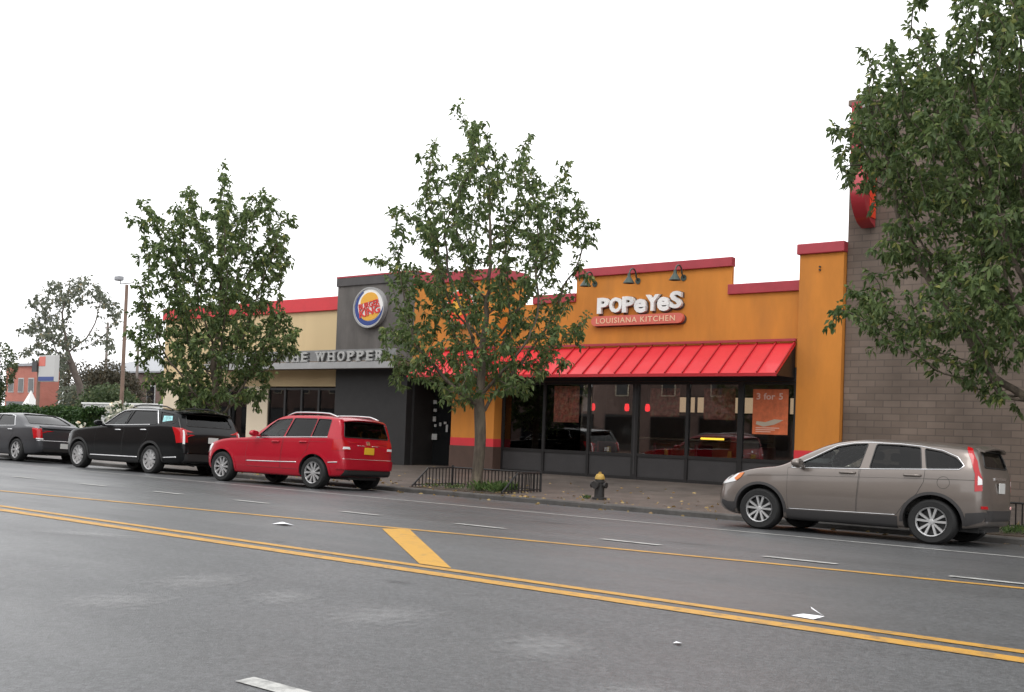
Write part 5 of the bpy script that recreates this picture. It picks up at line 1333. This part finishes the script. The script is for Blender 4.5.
# --- red square-edged SUV
GLK = dict(W=1.9, wb=2.95, zc=.345, arch=.43, tyre_r=.365, rim_r=.25, wheel='ten', zs_mid=1.09, tumble=.24, crown=.035, shoulder=.03, rr=.07, sq=.95,
    zt=[(-2.48, .50), (-2.46, .80), (-2.42, 1.0), (-2.36, 1.12), (-2.28, 1.36), (-2.2, 1.545), (-2.1, 1.585), (-1.8, 1.61), (-1.1, 1.63), (-.5, 1.62), (-.25, 1.575), (-.02, 1.475), (.25, 1.30), (.5, 1.14), (.62, 1.085), (.8, 1.065), (1.2, 1.04), (1.7, .97), (2.0, .88), (2.15, .78), (2.22, .65), (2.24, .55)],
    zb=[(-2.48, .34), (-2.3, .30), (-1.8, .27), (-1, .24), (1, .24), (1.8, .25), (2.15, .33), (2.24, .40)],
    zs=[(-2.48, .46), (-2.44, .82), (-2.36, 1.02), (-2.2, 1.11), (-1.9, 1.13), (-1.2, 1.115), (-.5, 1.09), (.4, 1.055), (.8, 1.03), (1.3, 1.0), (1.8, .91), (2.05, .8), (2.18, .66), (2.24, .52)],
    wm=[(-2.48, .68), (-2.45, .77), (-2.36, .85), (-2.1, .91), (-1.5, .945), (-.5, .95), (1.0, .95), (1.6, .94), (1.9, .9), (2.1, .8), (2.2, .68), (2.24, .58)],
    side_windows=[([(.32, 1.09), (-.02, 1.36), (-.2, 1.475), (-.66, 1.515), (-.5, 1.11)], 'car_glass'), ([(-.56, 1.115), (-.72, 1.52), (-1.42, 1.525), (-1.33, 1.135)], 'tint_glass'), ([(-1.37, 1.135), (-1.46, 1.525), (-1.92, 1.515), (-1.9, 1.15)], 'tint_glass')],
    windshield=[(-.7, 1.12), (.7, 1.12), (.6, 1.55), (-.6, 1.55)], ws_x=-.3, rear_glass=[(-.72, 1.15), (.72, 1.15), (.64, 1.5), (-.64, 1.5)], rg_x=-2.08, cabin=(-2.05, .5), seat_x=(-.2, -1.15), dash_x=.32,
    doors=[([(.60, 1.03), (.66, .7), (.64, .4), (-.45, .4), (-.47, .75), (-.5, 1.085)], (-.28, .98), 'PAINT'), ([(-.53, 1.088), (-.5, .75), (-.48, .4), (-1.0, .4), (-1.08, .62), (-1.26, .82), (-1.34, 1.1)], (-1.14, 1.0), 'PAINT')],
    mirror=(.26, 1.12), mirror_mat='PAINT', clad='PAINT', clad_w=.05,
    patches=[('tail_light', 'red_lens', 'side', [(-2.16, .88), (-2.42, .88), (-2.40, 1.04), (-2.33, 1.1), (-2.14, 1.08)], .01, True),
        ('tail_light', 'red_lens', 'rear', [(.58, .86), (.90, .86), (.88, 1.08), (.66, 1.08)], .01, True),
        ('reversing_light', 'clear_lens', 'rear', [(.6, .89), (.80, .89), (.79, .94), (.62, .94)], .014, True),
        ('headlight', 'clear_lens', 'side', [(2.14, .7), (1.9, .88), (1.82, .86), (1.95, .7)], .008, True),
        ('headlight', 'clear_lens', 'front', [(.5, .66), (.8, .66), (.8, .84), (.5, .84)], .008, True),
        ('grille', 'black_trim', 'front', [(-.42, .58), (.42, .58), (.42, .84), (-.42, .84)], .008, False),
        ('rear_skirt', 'black_trim', 'rear', [(-.78, .32), (.78, .32), (.74, .44), (-.74, .44)], .012, False),
        ('bumper', 'PAINT', 'rear', [(-.86, .46), (.86, .46), (.86, .66), (-.86, .66)], .03, False),
        ('badge', 'chrome', 'rear', [(-.05, 1.0), (.05, 1.0), (.05, 1.08), (-.05, 1.08)], .014, False)],
    strips=[('chrome_trim', 'chrome', [(.36, 1.06), (-.5, 1.088), (-1.3, 1.115), (-1.92, 1.13)], .012), ('side_moulding', 'chrome', [(.62, .52), (-.45, .54), (-.97, .555)], .013), ('bumper_trim', 'chrome', [(-1.98, .585), (-2.2, .60), (-2.4, .605)], .012),
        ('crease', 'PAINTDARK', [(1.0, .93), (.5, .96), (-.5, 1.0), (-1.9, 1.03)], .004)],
    strips2=[('bumper_trim', 'chrome', 'rear', [(-.8, .68), (.8, .68)], .008), ('lid_trim', 'chrome', 'rear', [(-.35, .98), (-.12, .98)], .008), ('lid_trim', 'chrome', 'rear', [(.12, .98), (.35, .98)], .008)],
    plates=[('plate_y', 'rear', 0, .87)], rails=(-2.0, -.35, .66, 'rim'), spoiler=(-2.12, 1.575, 1.36, .16))
M['PAINTDARK'] = mat('red_shade', (.28, .004, .012), .35)  # crease shade painted as a darker copy of the body red
GLK = remap(GLK, lambda x: x if x > -1.5 else -1.5+(x+1.5)*.78)
l, r_ = place(-19.62, 16.66, 4.0)
build_suv(GLK, 'parked_car', 'bright red boxy SUV with roof rails and yellow rear plate', 'car', l, r_, M['paint_red'])

# --- black large SUV
PAL = dict(W=2.02, wb=3.2, zc=.36, arch=.45, tyre_r=.385, rim_r=.275, wheel='block5', zs_mid=1.2, tumble=.26, crown=.045, shoulder=.03, rr=.1, sq=.95,
    zt=[(-2.86, .52), (-2.84, .85), (-2.80, 1.08), (-2.72, 1.22), (-2.58, 1.46), (-2.46, 1.61), (-2.3, 1.66), (-1.8, 1.71), (-1.0, 1.74), (-.4, 1.715), (-.05, 1.62), (.25, 1.47), (.55, 1.28), (.72, 1.2), (.95, 1.165), (1.4, 1.13), (1.9, 1.07), (2.2, .98), (2.38, .85), (2.44, .7), (2.46, .58)],
    zb=[(-2.86, .36), (-2.6, .31), (-2, .28), (-1, .25), (1, .25), (2.0, .27), (2.36, .36), (2.46, .44)],
    zs=[(-2.86, .48), (-2.82, .9), (-2.72, 1.12), (-2.5, 1.24), (-2.0, 1.26), (-1.0, 1.225), (.5, 1.175), (1.0, 1.13), (1.6, 1.09), (2.0, 1.02), (2.25, .9), (2.4, .7), (2.46, .55)],
    wm=[(-2.86, .78), (-2.83, .88), (-2.72, .95), (-2.4, .99), (-1.6, 1.01), (1.2, 1.01), (1.8, 1.0), (2.15, .95), (2.32, .86), (2.42, .75), (2.46, .64)],
    side_windows=[([(.50, 1.215), (-.0, 1.50), (-.2, 1.585), (-.58, 1.61), (-.40, 1.235)], 'car_glass'), ([(-.47, 1.24), (-.68, 1.615), (-1.62, 1.61), (-1.78, 1.275)], 'tint_glass'), ([(-1.92, 1.285), (-1.82, 1.6), (-2.36, 1.545), (-2.5, 1.36), (-2.4, 1.3)], 'tint_glass')],
    windshield=[(-.74, 1.24), (.74, 1.24), (.62, 1.65), (-.62, 1.65)], ws_x=-.2, rear_glass=[(-.72, 1.26), (.72, 1.26), (.64, 1.57), (-.64, 1.57)], rg_x=-2.42, cabin=(-2.38, .62), seat_x=(-.1, -1.15, -2.0), dash_x=.42,
    doors=[([(.80, 1.14), (.86, .8), (.82, .42), (-.36, .42), (-.38, .8), (-.42, 1.2)], (-.17, 1.08), 'chrome'), ([(-.46, 1.205), (-.41, .8), (-.39, .42), (-1.07, .42), (-1.15, .66), (-1.4, .9), (-1.5, 1.22)], (-1.27, 1.11), 'chrome')],
    mirror=(.5, 1.22), mirror_mat='PAINT', clad='black_trim', clad_w=.06,
    patches=[('tail_light', 'red_lens', 'side', [(-2.42, 1.22), (-2.70, 1.2), (-2.80, 1.08), (-2.83, .84), (-2.62, .82), (-2.56, 1.0)], .01, True),
        ('tail_light', 'red_lens', 'rear', [(.78, .84), (.95, .84), (.92, 1.14), (.80, 1.18)], .01, True),
        ('reversing_light', 'clear_lens', 'rear', [(.86, .80), (.90, .80), (.89, 1.14), (.855, 1.15)], .018, True),
        ('headlight', 'clear_lens', 'side', [(2.36, .66), (2.22, .92), (2.14, .9), (2.22, .66)], .008, True),
        ('grille', 'chrome', 'front', [(-.6, .58), (.6, .58), (.6, .92), (-.6, .92)], .008, False),
        ('window_sticker', 'sticker_teal', 'side', [(-1.98, 1.34), (-2.34, 1.385), (-2.30, 1.50), (-1.96, 1.50)], -.003, False),
        ('rocker_trim', 'black_trim', 'side', [(1.1, .25), (1.1, .36), (-1.1, .36), (-1.1, .25)], .012, True),
        ('rear_skirt', 'black_trim', 'rear', [(-.85, .34), (.85, .34), (.85, .56), (-.85, .56)], .014, False),
        ('bumper', 'PAINT', 'rear', [(-.92, .58), (.92, .58), (.92, .74), (-.92, .74)], .04, False)],
    strips=[('chrome_trim', 'chrome', [(.54, 1.2), (-.4, 1.222), (-1.5, 1.258)], .013), ('chrome_trim', 'chrome', [(.52, 1.21), (-.01, 1.525), (-.22, 1.61), (-.6, 1.635), (-1.66, 1.635), (-1.86, 1.27)], .014), ('sill_trim', 'chrome', [(1.05, .385), (-1.05, .40)], .02), ('bumper_trim', 'chrome', [(-2.12, .43), (-2.62, .46)], .018)],
    strips2=[('bumper_trim', 'chrome', 'rear', [(-.8, .6), (-.7, .5), (.7, .5), (.8, .6)], .012)],
    plates=[('plate_w', 'rear', 0, .92)], rails=(-2.1, -.4, .74, 'black_trim'), spoiler=(-2.42, 1.66, 1.5, .26))
l, r_ = place(-26.28, 17.0, 2.5)
rt, car_ = build_suv(PAL, 'parked_car', 'large black SUV with chrome window trim parked behind the dark sedan', 'car', l, r_, M['paint_black'])
# --- dark grey sedan at the left edge
SED = dict(W=1.92, wb=3.2, zc=.35, arch=.42, tyre_r=.355, rim_r=.26, wheel='seven', zs_mid=1.02, tumble=.42, crown=.05, shoulder=.03, rr=.12, sq=.95,
    zt=[(-2.68, .52), (-2.66, .85), (-2.63, 1.02), (-2.58, 1.085), (-2.3, 1.10), (-2.02, 1.125), (-1.85, 1.18), (-1.6, 1.29), (-1.3, 1.405), (-1.05, 1.465), (-.6, 1.49), (-.1, 1.485), (.25, 1.42), (.6, 1.27), (.95, 1.08), (1.1, 1.03), (1.6, .99), (2.1, .92), (2.4, .8), (2.5, .66), (2.52, .56)],
    zb=[(-2.68, .34), (-2.5, .28), (-1, .2), (1, .2), (2.3, .22), (2.52, .35)],
    zs=[(-2.68, .46), (-2.64, .86), (-2.55, 1.0), (-2.2, 1.055), (-1.2, 1.045), (.9, .985), (1.6, .93), (2.2, .84), (2.45, .66), (2.52, .5)],
    wm=[(-2.68, .72), (-2.65, .82), (-2.55, .89), (-2.2, .935), (-1.4, .96), (1.4, .955), (2.1, .9), (2.4, .78), (2.52, .6)],
    side_windows=[([(.72, 1.03), (.3, 1.30), (.15, 1.36), (-.28, 1.395), (-.24, 1.055)], 'car_glass'), ([(-.32, 1.06), (-.36, 1.395), (-.9, 1.385), (-1.12, 1.34), (-1.38, 1.09)], 'tint_glass')],
    windshield=[(-.66, 1.08), (.66, 1.08), (.52, 1.44), (-.52, 1.44)], ws_x=.05, rear_glass=[(-.68, 1.16), (.68, 1.16), (.5, 1.44), (-.5, 1.44)], rg_x=-1.0, cabin=(-1.55, .85), seat_x=(-.05, -.95), dash_x=.6,
    doors=[([(.86, .98), (.9, .6), (.86, .36), (-.24, .36), (-.25, .7), (-.28, 1.03)], (-.08, .93), 'chrome'), ([(-.31, 1.035), (-.28, .7), (-.27, .36), (-1.1, .36), (-1.2, .62), (-1.36, .8), (-1.4, 1.04)], (-1.2, .95), 'chrome')],
    mirror=(.68, 1.06), mirror_mat='PAINT', clad=None,
    patches=[('tail_light', 'red_lens', 'side', [(-2.36, 1.03), (-2.56, 1.02), (-2.64, .95), (-2.655, .74), (-2.5, .72)], .01, True),
        ('tail_light', 'red_lens', 'rear', [(.72, .72), (.88, .74), (.86, .99), (.74, 1.02)], .012, True),
        ('reflector', 'clear_lens', 'rear', [(.7, .69), (.87, .70), (.87, .735), (.7, .73)], .014, True),
        ('headlight', 'clear_lens', 'side', [(2.44, .6), (2.3, .78), (2.15, .76), (2.25, .62)], .008, True),
        ('grille', 'chrome', 'front', [(-.45, .5), (.45, .5), (.45, .74), (-.45, .74)], .008, False),
        ('lid_lip', 'PAINT', 'rear', [(-.7, 1.01), (.7, 1.01), (.7, 1.06), (-.7, 1.06)], .05, False),
        ('rear_skirt', 'black_trim', 'rear', [(-.7, .33), (.7, .33), (.7, .42), (-.7, .42)], .01, False)],
    strips=[('chrome_trim', 'chrome', [(.74, 1.02), (-.28, 1.045), (-1.42, 1.075), (-1.15, 1.365), (-.9, 1.41), (-.32, 1.42), (.16, 1.385), (.32, 1.32), (.74, 1.02)], .012)],
    strips2=[('bumper_trim', 'chrome', 'rear', [(-.86, .66), (.86, .66)], .014)],
    plates=[('plate_w', 'rear', 0, .52)])
l, r_ = place(-33.5, 17.15, 1.5)
build_suv(SED, 'parked_car', 'dark grey saloon with round-cornered red tail lamp at left edge', 'car', l, r_, M['paint_grey'])
